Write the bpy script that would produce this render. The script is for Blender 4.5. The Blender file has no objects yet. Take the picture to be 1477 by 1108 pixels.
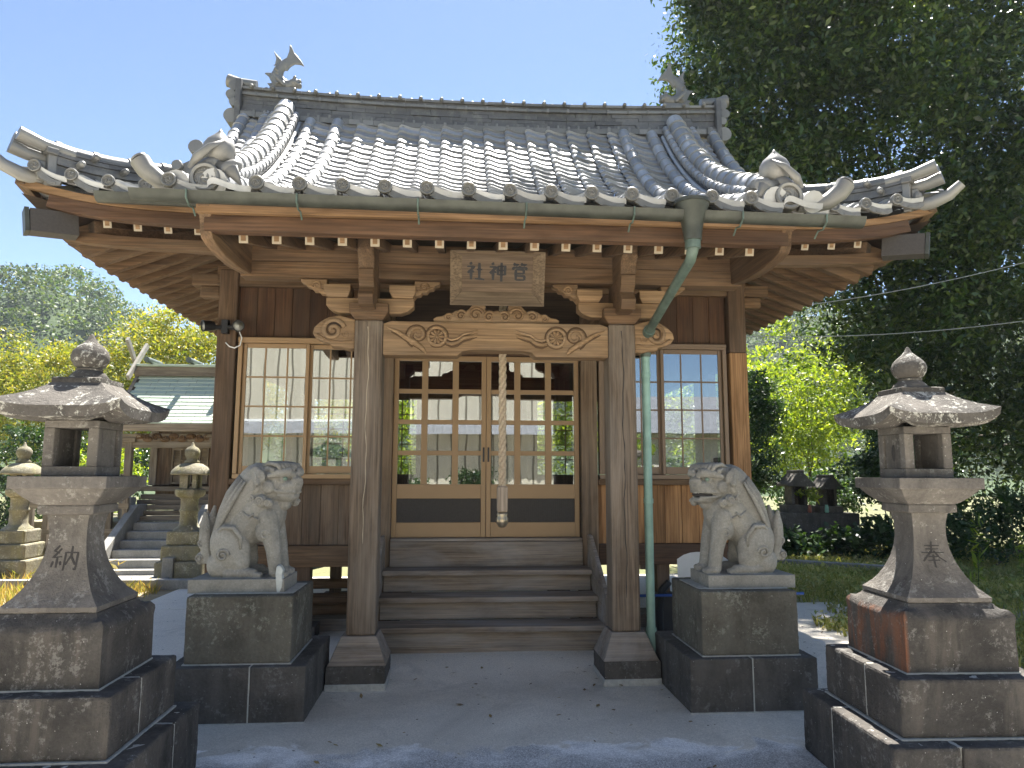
import bpy, math, random
import numpy as np
from mathutils import Vector, Matrix, Euler
sc = bpy.context.scene
col = sc.collection
R = math.radians
# ---------------------------------------------------------------- camera
cam = bpy.data.cameras.new('camera'); camo = bpy.data.objects.new('camera', cam); col.objects.link(camo)
cam.sensor_width = 36; cam.lens = 25.35; cam.clip_end = 2000; cam.clip_start = .05
_p, _y, _r = R(7.15), R(4.3), R(.12)
_f = Vector((math.sin(_y)*math.cos(_p), math.cos(_y)*math.cos(_p), math.sin(_p)))
_r0 = Vector((math.cos(_y), -math.sin(_y), 0)); _u0 = _r0.cross(_f)
_rt = _r0*math.cos(_r)+_u0*math.sin(_r); _up = _u0*math.cos(_r)-_r0*math.sin(_r)
camo.matrix_world = Matrix(((_rt.x, _up.x, -_f.x, -.29), (_rt.y, _up.y, -_f.y, -5.3), (_rt.z, _up.z, -_f.z, 1.5), (0, 0, 0, 1)))
sc.camera = camo
# ---------------------------------------------------------------- sky, sun, exposure
SUN_EL, SUN_AZ = R(64), R(20)          # azimuth measured from +Y towards +X
w = bpy.data.worlds.new('World'); sc.world = w; w.use_nodes = True
wn = w.node_tree.nodes; wl = w.node_tree.links
bg = wn['Background']
sky = wn.new('ShaderNodeTexSky'); sky.sky_type = 'NISHITA'; sky.sun_disc = False
sky.sun_elevation = SUN_EL; sky.sun_rotation = SUN_AZ
sky.air_density = .85; sky.dust_density = .2; sky.ozone_density = 2.1; sky.altitude = 50
wl.new(sky.outputs[0], bg.inputs[0]); bg.inputs[1].default_value = .05
sl = bpy.data.lights.new('sun', 'SUN'); sl.energy = 5.0; sl.angle = R(.5); sl.color = (1, .95, .87)
so = bpy.data.objects.new('sun', sl); col.objects.link(so)
_sd = Vector((math.sin(SUN_AZ)*math.cos(SUN_EL), math.cos(SUN_AZ)*math.cos(SUN_EL), math.sin(SUN_EL)))
so.rotation_euler = _sd.to_track_quat('Z', 'Y').to_euler(); so.location = (0, 0, 30)
sc.view_settings.view_transform = 'Standard'; sc.view_settings.look = 'None'
sc.view_settings.exposure = 2.12; sc.view_settings.gamma = 1
try:
    sc.cycles.max_bounces = 8; sc.cycles.transparent_max_bounces = 12
    sc.cycles.caustics_reflective = False; sc.cycles.caustics_refractive = False
    sc.cycles.sample_clamp_indirect = 6
except Exception: pass

# ---------------------------------------------------------------- mesh builder
class MB:
    def __init__(s): s.v = []; s.f = []; s.uv = {}
    def add(s, vs, fs):
        o = len(s.v); s.v += [tuple(p) for p in vs]; s.f += [tuple(i+o for i in q) for q in fs]; return s
    def box(s, x0, x1, y0, y1, z0, z1):
        if x0 > x1: x0, x1 = x1, x0
        if y0 > y1: y0, y1 = y1, y0
        if z0 > z1: z0, z1 = z1, z0
        return s.add([(x0,y0,z0),(x1,y0,z0),(x1,y1,z0),(x0,y1,z0),(x0,y0,z1),(x1,y0,z1),(x1,y1,z1),(x0,y1,z1)],
                     [(0,3,2,1),(4,5,6,7),(0,1,5,4),(1,2,6,5),(2,3,7,6),(3,0,4,7)])
    def beam(s, p, q, wd, ht, up=(0,0,1), taper=1.0):
        p, q = Vector(p), Vector(q); d = (q-p).normalized(); r = d.cross(Vector(up)).normalized(); u = r.cross(d)
        vs = []
        for c, k in ((p,1),(q,taper)):
            for a, b in ((-1,-1),(1,-1),(1,1),(-1,1)): vs.append(c+r*(a*wd/2*k)+u*(b*ht/2*k))
        return s.add(vs, [(0,1,2,3),(7,6,5,4),(0,4,5,1),(1,5,6,2),(2,6,7,3),(3,7,4,0)])
    def prism(s, poly, o, u, v, t):                      # polygon (2D) swept by vector t
        o, u, v, t = Vector(o), Vector(u), Vector(v), Vector(t); n = len(poly)
        a = sum(poly[i][0]*poly[(i+1)%n][1]-poly[(i+1)%n][0]*poly[i][1] for i in range(n))
        if (a > 0) == (u.cross(v).dot(t) > 0): poly = poly[::-1]
        A = [o+u*x+v*y for x, y in poly]; B = [p+t for p in A]
        fs = [tuple(range(n)), tuple(range(2*n-1, n-1, -1))]
        fs += [(i, i+n, (i+1)%n+n, (i+1)%n) for i in range(n)]
        return s.add(A+B, fs)
    def tube(s, pts, r, n=10, cap=True, up=None, sx=1.0):
        pts = [Vector(p) for p in pts]; m = len(pts)
        rs = r if hasattr(r, '__len__') else [r]*m
        ref = None; vs = []
        for i, p in enumerate(pts):
            a = pts[max(i-1,0)]; b = pts[min(i+1,m-1)]
            if (b-a).length < 1e-7: a = pts[max(i-2,0)]; b = pts[min(i+2,m-1)]
            d = (b-a).normalized()
            if ref is None:
                ref = Vector(up) if up else (Vector((0,0,1)) if abs(d.z) < .9 else Vector((1,0,0)))
            x = (ref - d*ref.dot(d)).normalized(); y = d.cross(x)
            if not up: ref = x
            for k in range(n):
                t = 2*math.pi*k/n; vs.append(p+(x*math.cos(t)+y*math.sin(t)*sx)*rs[i])
        fs = []
        for i in range(m-1):
            for k in range(n):
                fs.append((i*n+k, i*n+(k+1)%n, (i+1)*n+(k+1)%n, (i+1)*n+k))
        if cap: fs += [tuple(range(n-1,-1,-1)), tuple(range((m-1)*n, m*n))]
        return s.add(vs, fs)
    def lathe(s, prof, n=24, c=(0,0,0), M=None, rot=0):
        vs = []; c = Vector(c)
        for r, z in prof:
            for k in range(n):
                t = 2*math.pi*k/n+rot; p = Vector((r*math.cos(t), r*math.sin(t), z))
                if M is not None: p = M @ p
                vs.append(p+c)
        fs = []
        m = len(prof)
        for i in range(m-1):
            for k in range(n): fs.append((i*n+k, i*n+(k+1)%n, (i+1)*n+(k+1)%n, (i+1)*n+k))
        fs += [tuple(range(n-1,-1,-1)), tuple(range((m-1)*n, m*n))]
        return s.add(vs, fs)
    def ell(s, c, r, rot=(0,0,0), n=18):
        M = Euler(rot).to_matrix(); m = n//2+1; prof = []
        for i in range(m+1):
            t = math.pi*i/m; prof.append((max(math.sin(t),.004), -math.cos(t)))
        D = Matrix.Diagonal(Vector(r if hasattr(r,'__len__') else (r,r,r)))
        return s.lathe(prof, n, c, M @ D)
    def cap(s, p, q, r1, r2, n=14):
        p, q = Vector(p), Vector(q); d = (q-p); L = d.length; d = d/L; pts = []; rs = []
        for k in range(5):
            a = math.pi/2*(1-k/4); pts.append(p-d*r1*math.sin(a)); rs.append(max(r1*math.cos(a), .002))
        for k in range(5):
            a = math.pi/2*k/4; pts.append(q+d*r2*math.sin(a)); rs.append(max(r2*math.cos(a), .002))
        return s.tube(pts, rs, n)
    def sq(s, prof, c=(0,0,0), n=1, lift=None):          # square loft: (half side, z); lift(z-level index, |s|) raises the corners
        c = Vector(c); ring = []
        for k in range(4):
            for i in range(n): ring.append((k, -1+2*i/n))
        N = len(ring); vs = []
        for j, (a, z) in enumerate(prof):
            for k, t in ring:
                x, y = ((t,-1),(1,t),(-t,1),(-1,-t))[k]
                l = lift(j, abs(t)) if lift else 0
                vs.append(c+Vector((x*a, y*a, z+l)))
        fs = []; m = len(prof)
        for j in range(m-1):
            for k in range(N): fs.append((j*N+k, j*N+(k+1)%N, (j+1)*N+(k+1)%N, (j+1)*N+k))
        fs += [tuple(range(N-1,-1,-1)), tuple(range((m-1)*N, m*N))]
        return s.add(vs, fs)
    def spiral(s, c, u, v, r0, r1, a0, turns, rad, n=28, tip=.35):
        c, u, v = Vector(c), Vector(u), Vector(v); pts = []; rs = []
        for i in range(n+1):
            k = i/n; a = a0+turns*2*math.pi*k; r = r0+(r1-r0)*k
            pts.append(c+u*(r*math.cos(a))+v*(r*math.sin(a))); rs.append(rad*(1-(1-tip)*k))
        return s.tube(pts, rs, 7)
    def xform(s, M):
        s.v = [tuple(M @ Vector(p)) for p in s.v]; return s
    def build(s, name, mat, parent=None, smooth=False, bevel=0, seg=2, angle=None, remesh=None, sm=0):
        me = bpy.data.meshes.new(name); me.from_pydata(s.v, [], s.f); me.update()
        o = bpy.data.objects.new(name, me); col.objects.link(o); me.materials.append(mat)
        if parent is not None:
            o.parent = parent; o.matrix_parent_inverse = Matrix.Translation(-Vector(parent.location))
        if smooth or angle or remesh: me.polygons.foreach_set('use_smooth', [True]*len(me.polygons))
        if angle: me.set_sharp_from_angle(angle=R(angle))
        if remesh:
            m = o.modifiers.new('remesh','REMESH'); m.mode = 'VOXEL'; m.voxel_size = remesh; m.use_smooth_shade = True
            if sm: m = o.modifiers.new('smooth','SMOOTH'); m.iterations = sm; m.factor = .5
        if bevel:
            m = o.modifiers.new('bevel','BEVEL'); m.width = bevel; m.segments = seg; m.limit_method = 'ANGLE'; m.angle_limit = R(40)
            m.harden_normals = False
        return o

def tag(o, label=None, cat=None, group=None, kind=None):
    if label: o['label'] = label
    if cat: o['category'] = cat
    if group: o['group'] = group
    if kind: o['kind'] = kind
    return o
def thing(name, label, cat, loc=(0,0,0), group=None, rz=0):
    o = bpy.data.objects.new(name, None); col.objects.link(o); o.location = loc; o.rotation_euler.z = rz; o.empty_display_size = .2
    return tag(o, label, cat, group)
def copy_tree(o, parent=None):
    c = o.copy(); col.objects.link(c)
    if parent is not None: c.parent = parent
    for ch in [x for x in bpy.data.objects if x.parent == o]: copy_tree(ch, c)
    return c

_rt = bpy.data.textures.new('rough_stone', 'CLOUDS'); _rt.noise_scale = .09; _rt.noise_depth = 4
_rt2 = bpy.data.textures.new('rough_stone_fine', 'CLOUDS'); _rt2.noise_scale = .025; _rt2.noise_depth = 2
def rough(o, k=.012, lv=5):
    m = o.modifiers.new('sub','SUBSURF'); m.subdivision_type = 'SIMPLE'; m.levels = lv; m.render_levels = lv
    for t, kk in ((_rt, k), (_rt2, k*.45)):
        m = o.modifiers.new('chips','DISPLACE'); m.texture = t; m.texture_coords = 'GLOBAL'; m.strength = kk; m.mid_level = .62
    return o
# ---------------------------------------------------------------- materials
def nmat(name):
    m = bpy.data.materials.new(name); m.use_nodes = True; nt = m.node_tree
    return m, nt, nt.nodes['Principled BSDF']
def N(nt, t, **k):
    n = nt.nodes.new(t)
    for a, b in k.items():
        if a in n.inputs: n.inputs[a].default_value = b
        else: setattr(n, a, b)
    return n
def L(nt, a, b): nt.links.new(a, b)
def rgb(c): return (c[0], c[1], c[2], 1)
def ramp(nt, fac, stops):
    r = N(nt, 'ShaderNodeValToRGB'); e = r.color_ramp.elements
    while len(e) < len(stops): e.new(.5)
    for i, (p, c) in enumerate(stops): e[i].position = p; e[i].color = rgb(c) if hasattr(c,'__len__') else (c,c,c,1)
    L(nt, fac, r.inputs[0]); return r.outputs[0]
def mixc(nt, fac, a, b, mode='MIX'):
    m = N(nt, 'ShaderNodeMix'); m.data_type = 'RGBA'; m.blend_type = mode
    for k, x in ((0, fac), (6, a), (7, b)):
        if hasattr(x, 'is_output') or isinstance(x, bpy.types.NodeSocket): L(nt, x, m.inputs[k])
        else: m.inputs[k].default_value = rgb(x) if hasattr(x,'__len__') else x
    return m.outputs[2]
def noise(nt, vec, scale, detail=4, rough=.55, dist=0):
    n = N(nt, 'ShaderNodeTexNoise', Scale=scale, Detail=detail, Roughness=rough, Distortion=dist)
    L(nt, vec, n.inputs['Vector']); return n.outputs['Fac']
def coord(nt, scale=(1,1,1), rnd=True):
    tc = N(nt, 'ShaderNodeTexCoord'); mp = N(nt, 'ShaderNodeMapping'); mp.inputs['Scale'].default_value = scale
    L(nt, tc.outputs['Object'], mp.inputs[0]); out = mp.outputs[0]
    if rnd:
        oi = N(nt, 'ShaderNodeObjectInfo'); ge = N(nt, 'ShaderNodeNewGeometry')
        a = N(nt, 'ShaderNodeMath', operation='ADD'); L(nt, oi.outputs['Random'], a.inputs[0]); L(nt, ge.outputs['Random Per Island'], a.inputs[1])
        b = N(nt, 'ShaderNodeMath', operation='MULTIPLY'); L(nt, a.outputs[0], b.inputs[0]); b.inputs[1].default_value = 37
        v = N(nt, 'ShaderNodeVectorMath', operation='ADD'); L(nt, out, v.inputs[0]); L(nt, b.outputs[0], v.inputs[1]); out = v.outputs[0]
    return out
def bump(nt, bs, h, strength, dist=.01):
    b = N(nt, 'ShaderNodeBump'); b.inputs['Strength'].default_value = strength; b.inputs['Distance'].default_value = dist
    L(nt, h, b.inputs['Height']); L(nt, b.outputs[0], bs.inputs['Normal'])
def wood(name, dark, light, axis='X', gray=None, grayamt=.5, rough=.75, ring=9, spread=.35, bumpk=.35):
    m, nt, bs = nmat(name)
    k = {'X':(.35,1,1),'Y':(1,.35,1),'Z':(1,1,.35)}[axis]; q = [a if a < 1 else ring for a in k]; q = [.7 if a < 1 else a for a in q]
    v = coord(nt, q)
    n1 = noise(nt, v, 1.6, 6, .6, 1.3)
    fine = noise(nt, coord(nt, [1.6 if a < 1 else 95 for a in k]), 1.0, 3, .6, .2)
    c = ramp(nt, n1, [(.28, dark), (.72, light)])
    c = mixc(nt, .62, c, ramp(nt, fine, [(.3, (.30,.28,.26)), (.62, (1.2,1.2,1.2))]), 'MULTIPLY')
    blot = noise(nt, coord(nt, [.8 if a < 1 else 2.5 for a in k]), 1.1, 5, .6, .8)
    c = mixc(nt, .7, c, ramp(nt, blot, [(.32, (.55,.52,.5)), (.62, (1.12,1.12,1.12))]), 'MULTIPLY')
    if gray:
        g = noise(nt, coord(nt, [1.3 if a < 1 else 4 for a in k]), .9, 5, .65, .5)
        c = mixc(nt, ramp(nt, g, [(.42, 0), (.42+.3, grayamt)]), c, gray)
    ge = N(nt, 'ShaderNodeNewGeometry'); rr = N(nt, 'ShaderNodeMapRange'); L(nt, ge.outputs['Random Per Island'], rr.inputs[0])
    rr.inputs[3].default_value = 1-spread; rr.inputs[4].default_value = 1+spread*.6
    cc = N(nt, 'ShaderNodeCombineColor')
    for i in range(3): L(nt, rr.outputs[0], cc.inputs[i])
    c = mixc(nt, 1.0, c, cc.outputs[0], 'MULTIPLY')
    L(nt, c, bs.inputs['Base Color']); bs.inputs['Roughness'].default_value = rough
    bs.inputs['Specular IOR Level'].default_value = .3
    bump(nt, bs, fine, bumpk, .004)
    return m
def stone(name, dark, light, lichen=None, lamt=.5, streak=None, samt=.5, rough=.88, scale=1.0, bumpk=.5, pit=True, extra=None, rust=False):
    m, nt, bs = nmat(name)
    v = coord(nt, rnd=True)
    c = ramp(nt, noise(nt, v, 3.2*scale, 8, .65, .4), [(.3, dark), (.7, light)])
    fine = noise(nt, v, 60*scale, 4, .7)
    c = mixc(nt, .5, c, ramp(nt, fine, [(.3, (.6,.6,.6)), (.72, (1.3,1.3,1.3))]), 'MULTIPLY')
    if streak:
        mp = N(nt, 'ShaderNodeMapping'); mp.inputs['Scale'].default_value = (5,5,.8); L(nt, v, mp.inputs[0])
        g = noise(nt, mp.outputs[0], 1.0, 6, .7, .6)
        c = mixc(nt, ramp(nt, g, [(.47, 0), (.62, samt)]), c, streak)
    if rust:      # iron stain running down the side face
        t2 = N(nt, 'ShaderNodeTexCoord'); sp = N(nt, 'ShaderNodeSeparateXYZ'); L(nt, t2.outputs['Object'], sp.inputs[0])
        ma = N(nt, 'ShaderNodeMapRange'); L(nt, sp.outputs[0], ma.inputs[0]); ma.inputs[1].default_value = -.248; ma.inputs[2].default_value = -.263; ma.inputs[3].default_value = 0; ma.inputs[4].default_value = 1
        mp2 = N(nt, 'ShaderNodeMapping'); mp2.inputs['Scale'].default_value = (4,4,1.1); L(nt, t2.outputs['Object'], mp2.inputs[0])
        g2 = ramp(nt, noise(nt, mp2.outputs[0], 1.6, 6, .65, .6), [(.47, 0), (.66, .75)]); mu = N(nt, 'ShaderNodeMath', operation='MULTIPLY'); L(nt, ma.outputs[0], mu.inputs[0]); L(nt, g2, mu.inputs[1])
        c = mixc(nt, mu.outputs[0], c, (.25,.085,.03))
    if extra:
        g = noise(nt, v, 2.3, 5, .6, .3); c = mixc(nt, ramp(nt, g, [(.58, 0), (.68, extra[1])]), c, extra[0])
    if lichen:
        a = noise(nt, v, 5.5*scale, 6, .75, .8); b = noise(nt, v, 34*scale, 5, .8)
        mm = N(nt, 'ShaderNodeMath', operation='MULTIPLY'); L(nt, a, mm.inputs[0]); L(nt, b, mm.inputs[1])
        c = mixc(nt, ramp(nt, mm.outputs[0], [(.29, 0), (.345, lamt)]), c, lichen)
        vo = N(nt, 'ShaderNodeTexVoronoi', Scale=22*scale); L(nt, v, vo.inputs['Vector'])
        wn_ = N(nt, 'ShaderNodeMath', operation='LESS_THAN'); L(nt, vo.outputs['Distance'], wn_.inputs[0]); wn_.inputs[1].default_value = .05
        c = mixc(nt, wn_.outputs[0], c, lichen)
    L(nt, c, bs.inputs['Base Color']); bs.inputs['Roughness'].default_value = rough
    bs.inputs['Specular IOR Level'].default_value = .3
    h = N(nt, 'ShaderNodeMath', operation='ADD'); L(nt, fine, h.inputs[0]); L(nt, noise(nt, v, 14*scale, 5, .6), h.inputs[1])
    bump(nt, bs, h.outputs[0], bumpk, .016)
    return m
def plain(name, c, rough=.5, metal=0, var=.15, scale=8, bumpk=0):
    m, nt, bs = nmat(name); v = coord(nt)
    n = noise(nt, v, scale, 5, .6)
    cc = ramp(nt, n, [(.3, tuple(x*(1-var) for x in c)), (.7, tuple(x*(1+var) for x in c))])
    L(nt, cc, bs.inputs['Base Color']); bs.inputs['Roughness'].default_value = rough; bs.inputs['Metallic'].default_value = metal
    if bumpk: bump(nt, bs, n, bumpk, .01)
    return m
def leafmat(name, cols, trans=.35, rough=.45, ns=.7, lo=.55):
    m, nt, bs = nmat(name)
    ge = N(nt, 'ShaderNodeNewGeometry')
    c = ramp(nt, ge.outputs['Random Per Island'], [(i/(len(cols)-1), x) for i, x in enumerate(cols)])
    tc = N(nt, 'ShaderNodeTexCoord'); n = noise(nt, tc.outputs['Object'], ns, 3)
    c = mixc(nt, .6, c, ramp(nt, n, [(.35, (lo,lo*1.06,lo*1.05)), (.65, (1.3,1.25,1.1))]), 'MULTIPLY')
    L(nt, c, bs.inputs['Base Color']); bs.inputs['Roughness'].default_value = rough; bs.inputs['Specular IOR Level'].default_value = .5
    tr = N(nt, 'ShaderNodeBsdfTranslucent')
    g = mixc(nt, 1.0, c, (1.6,1.5,.6), 'MULTIPLY'); L(nt, g, tr.inputs[0])
    mx = N(nt, 'ShaderNodeMixShader'); mx.inputs[0].default_value = trans
    L(nt, bs.outputs[0], mx.inputs[1]); L(nt, tr.outputs[0], mx.inputs[2]); L(nt, mx.outputs[0], nt.nodes['Material Output'].inputs[0])
    return m
def tilemat(name, base=(.2,.205,.215), rough=.34, metal=.12):
    m, nt, bs = nmat(name)
    uv = N(nt, 'ShaderNodeUVMap'); fl = N(nt, 'ShaderNodeVectorMath', operation='FLOOR'); L(nt, uv.outputs[0], fl.inputs[0])
    wnn = N(nt, 'ShaderNodeTexWhiteNoise'); wnn.noise_dimensions = '3D'
    ge = N(nt, 'ShaderNodeNewGeometry'); ad = N(nt, 'ShaderNodeVectorMath', operation='ADD'); L(nt, fl.outputs[0], ad.inputs[0]); L(nt, ge.outputs['Random Per Island'], ad.inputs[1])
    L(nt, ad.outputs[0], wnn.inputs['Vector'])
    c = ramp(nt, wnn.outputs[0], [(0, tuple(x*.72 for x in base)), (.55, base), (1, tuple(x*1.3 for x in base))])
    v = coord(nt, rnd=False)
    n1 = noise(nt, v, 7, 6, .7)
    c = mixc(nt, ramp(nt, n1, [(.5, 0), (.75, .55)]), c, (.30,.29,.25))
    L(nt, c, bs.inputs['Base Color'])
    r = ramp(nt, noise(nt, v, 20, 4, .6), [(.3, rough-.08), (.7, rough+.16)]); L(nt, r, bs.inputs['Roughness'])
    bs.inputs['Metallic'].default_value = metal; bs.inputs['Specular IOR Level'].default_value = .7
    bump(nt, bs, noise(nt, v, 45, 4, .6), .12, .006)
    return m
def glassmat(name, refl=.2, tint=(.9,.93,.92)):
    m, nt, bs = nmat(name); nt.nodes.remove(bs)
    gl = N(nt, 'ShaderNodeBsdfGlossy'); gl.inputs['Roughness'].default_value = .004; gl.inputs[0].default_value = (.95,.97,1,1)
    tr = N(nt, 'ShaderNodeBsdfTransparent'); tr.inputs[0].default_value = rgb(tint)
    fr = N(nt, 'ShaderNodeFresnel', IOR=1.5); mr = N(nt, 'ShaderNodeMapRange'); L(nt, fr.outputs[0], mr.inputs[0]); mr.inputs[3].default_value = refl; mr.inputs[4].default_value = 1
    # slight waviness of old panes
    v = coord(nt); b = N(nt, 'ShaderNodeBump'); b.inputs['Strength'].default_value = .03; b.inputs['Distance'].default_value = .02
    L(nt, noise(nt, v, 2.2, 1), b.inputs['Height']); L(nt, b.outputs[0], gl.inputs['Normal'])
    mx = N(nt, 'ShaderNodeMixShader'); L(nt, mr.outputs[0], mx.inputs[0]); L(nt, tr.outputs[0], mx.inputs[1]); L(nt, gl.outputs[0], mx.inputs[2])
    L(nt, mx.outputs[0], nt.nodes['Material Output'].inputs[0]); return m

M = {}
M['pillar'] = wood('weathered_pillar_wood', (.10,.073,.05), (.26,.20,.145), 'Z', (.29,.255,.215), .45, ring=14, spread=.1, bumpk=.6)
M['step'] = wood('weathered_step_wood', (.17,.13,.095), (.39,.315,.24), 'X', (.40,.385,.37), .6, ring=10, spread=.15, bumpk=.5)
M['beamX'] = wood('old_beam_wood_x', (.08,.045,.023), (.225,.135,.070), 'X', (.21,.16,.115), .4, spread=.2)
M['beamY'] = wood('old_beam_wood_y', (.08,.047,.025), (.215,.132,.071), 'Y', (.2,.155,.11), .35, spread=.3)
M['carve'] = wood('carved_wood', (.185,.112,.055), (.385,.25,.135), 'X', (.30,.23,.155), .4, spread=.12, ring=12)
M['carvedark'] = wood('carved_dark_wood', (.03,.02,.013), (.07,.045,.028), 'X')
M['darkX'] = wood('eave_board_dark', (.055,.03,.017), (.15,.08,.042), 'X', (.15,.105,.075), .4, spread=.12)
M['lightX'] = wood('eave_board_light', (.18,.105,.05), (.37,.225,.115), 'X', spread=.12)
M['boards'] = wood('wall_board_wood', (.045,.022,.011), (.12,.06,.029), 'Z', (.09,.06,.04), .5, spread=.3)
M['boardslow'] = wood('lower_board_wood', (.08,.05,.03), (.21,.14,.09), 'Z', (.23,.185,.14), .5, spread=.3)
M['boardsnew'] = wood('orange_board_wood', (.22,.10,.035), (.55,.30,.13), 'Z', spread=.25)
M['post'] = wood('corner_post_wood', (.07,.04,.022), (.17,.105,.06), 'Z', (.17,.13,.1), .4, spread=.1)
M['postnew'] = wood('corner_post_pale_wood', (.2,.1,.04), (.5,.29,.14), 'Z', spread=.1)
M['post2'] = wood('door_post_wood', (.10,.065,.038), (.27,.18,.11), 'Z', (.26,.215,.165), .4, ring=14, spread=.1, bumpk=.5)
M['soffit'] = wood('gap_shade_sheathing', (.018,.011,.008), (.05,.028,.017), 'X')  # near-black sheathing; shade between the rafters is put into its colour
M['grooveshade'] = plain('carving_shade_wood', (.085,.048,.022), .9)  # painted shade: dark brown for strips laid beside the relief
M['endgrain'] = plain('rafter_end_paint', (.40,.34,.25), .8, 0, .12, 30)
M['frame'] = plain('bronze_frame', (.33,.21,.105), .5, .1, .05, 4)
M['framedark'] = plain('bronze_frame_dark', (.2,.135,.085), .5, .1, .05, 4)
M['lattice'] = plain('dark_lattice', (.055,.048,.042), .7, 0, .2, 60)
M['tile'] = tilemat('silver_roof_tile', (.40,.405,.41), .42, .42)
M['tile2'] = tilemat('silver_ridge_tile', (.175,.172,.16), .42)
M['noshi'] = tilemat('ridge_course_tile', (.10,.10,.10), .55)
M['plaster'] = plain('cream_plaster', (.52,.46,.30), .9, 0, .15, 14, .2)
M['gutter'] = plain('copper_gutter', (.05,.054,.043), .5, .25, .45, 7)
M['spout'] = plain('verdigris_pipe', (.25,.40,.34), .6, .1, .22, 6)
M['spouttop'] = plain('dark_verdigris', (.10,.14,.115), .5, .2, .45, 9)
M['rust'] = plain('brown_pipe', (.16,.085,.055), .6)
M['glass'] = glassmat('window_glass', .21)
M['sta'] = stone('komainu_stone', (.20,.19,.165), (.34,.325,.285), (.5,.5,.47), .2, rough=.9, scale=1.2, bumpk=.22)
M['tier'] = stone('dark_lantern_stone', (.030,.028,.026), (.092,.084,.076), (.42,.41,.38), .25, (.135,.118,.10), .5, bumpk=.7)
M['tierrust'] = stone('rust_stained_tier_stone', (.030,.028,.026), (.092,.084,.076), (.42,.41,.38), .25, (.135,.118,.10), .5, bumpk=.7, rust=True)
M['lant'] = stone('lantern_stone', (.066,.060,.054), (.175,.158,.14), (.45,.44,.40), .3, (.21,.19,.165), .4, bumpk=.55)
M['roofst'] = stone('lantern_roof_stone', (.05,.046,.041), (.15,.135,.118), (.52,.51,.45), .8, bumpk=.6, scale=1.3)
M['slabst'] = stone('dark_slab_stone', (.042,.038,.034), (.12,.108,.095), (.4,.4,.38), .2, (.13,.12,.105), .45, bumpk=.5)
M['blockst'] = stone('pedestal_stone', (.055,.05,.038), (.155,.14,.11), (.4,.4,.33), .35, (.16,.15,.12), .5, bumpk=.55)
M['mortar'] = plain('mortar_joint', (.42,.41,.37), .9, 0, .2, 30, .3)
M['mossst'] = stone('mossy_stone', (.12,.11,.07), (.34,.31,.24), (.55,.54,.42), .5, (.24,.22,.10), .5)
M['ink'] = plain('ink', (.012,.012,.014), .6)
M['carveshade'] = plain('engraved_shadow', (.035,.032,.03), .9)  # near-black tone painted as shade in cut letters, open mouth and lantern slot
M['iron'] = plain('black_metal', (.02,.02,.022), .45, .3)
M['white'] = plain('white_plastic', (.75,.76,.76), .4, 0, .04)
# ================================================================ THE WORSHIP HALL
HALL = thing('shrine_hall', 'wooden worship hall with silver tiled roof and four plank steps up to glazed sliding doors', 'shrine', (0, 3.6, 0))
_ty = [-1.4,-.88,-.4,0,.5,1,1.7,2.2,2.8,3.3,3.7]; _tz = [3.08,3.25,3.405,3.55,3.735,3.935,4.29,4.63,5.15,5.70,6.2]
def zf(t):
    t = max(-1.3, min(3.65, t)); i = max(j for j in range(len(_ty)-1) if _ty[j] <= t)
    def m(j):
        a, b = max(j-1,0), min(j+1,len(_ty)-1); return (_tz[b]-_tz[a])/(_ty[b]-_ty[a])
    h = _ty[i+1]-_ty[i]; s = (t-_ty[i])/h
    return (2*s**3-3*s**2+1)*_tz[i]+(s**3-2*s**2+s)*h*m(i)+(-2*s**3+3*s**2)*_tz[i+1]+(s**3-s**2)*h*m(i+1)
EX, EY = 3.6, 7.2                                          # half length and depth of the eaves
def lift(x, y):
    a = max(0, (abs(x)-1.9)/1.7)**3; yy = min(y, EY-y); b = max(0, min(1, (1.7-yy)/1.7))**3
    return .2*min(a,1.3)*b
def front(a, t): return (a, t, zf(t)+lift(a, t))
def back(a, t): return (-a, EY-t, zf(t)+lift(a, t))
def left(a, t): return (-(EX-t), EY-a, zf(t)+lift(EX-t, EY-a))
def right(a, t): return (EX-t, a, zf(t)+lift(EX-t, a))
PW = .2635
WAVE = [(0,.018),(.04,.034),(.11,.044),(.19,.043),(.30,.034),(.43,.021),(.57,.010),(.72,.003),(.86,.0),(1,.001)]
_ss = np.linspace(-1.2, 3.6, 960); _zz = np.array([zf(t) for t in _ss])
_arc = np.concatenate([[0], np.cumsum(np.hypot(np.diff(_ss), np.diff(_zz)))])
ROW = .158
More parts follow.
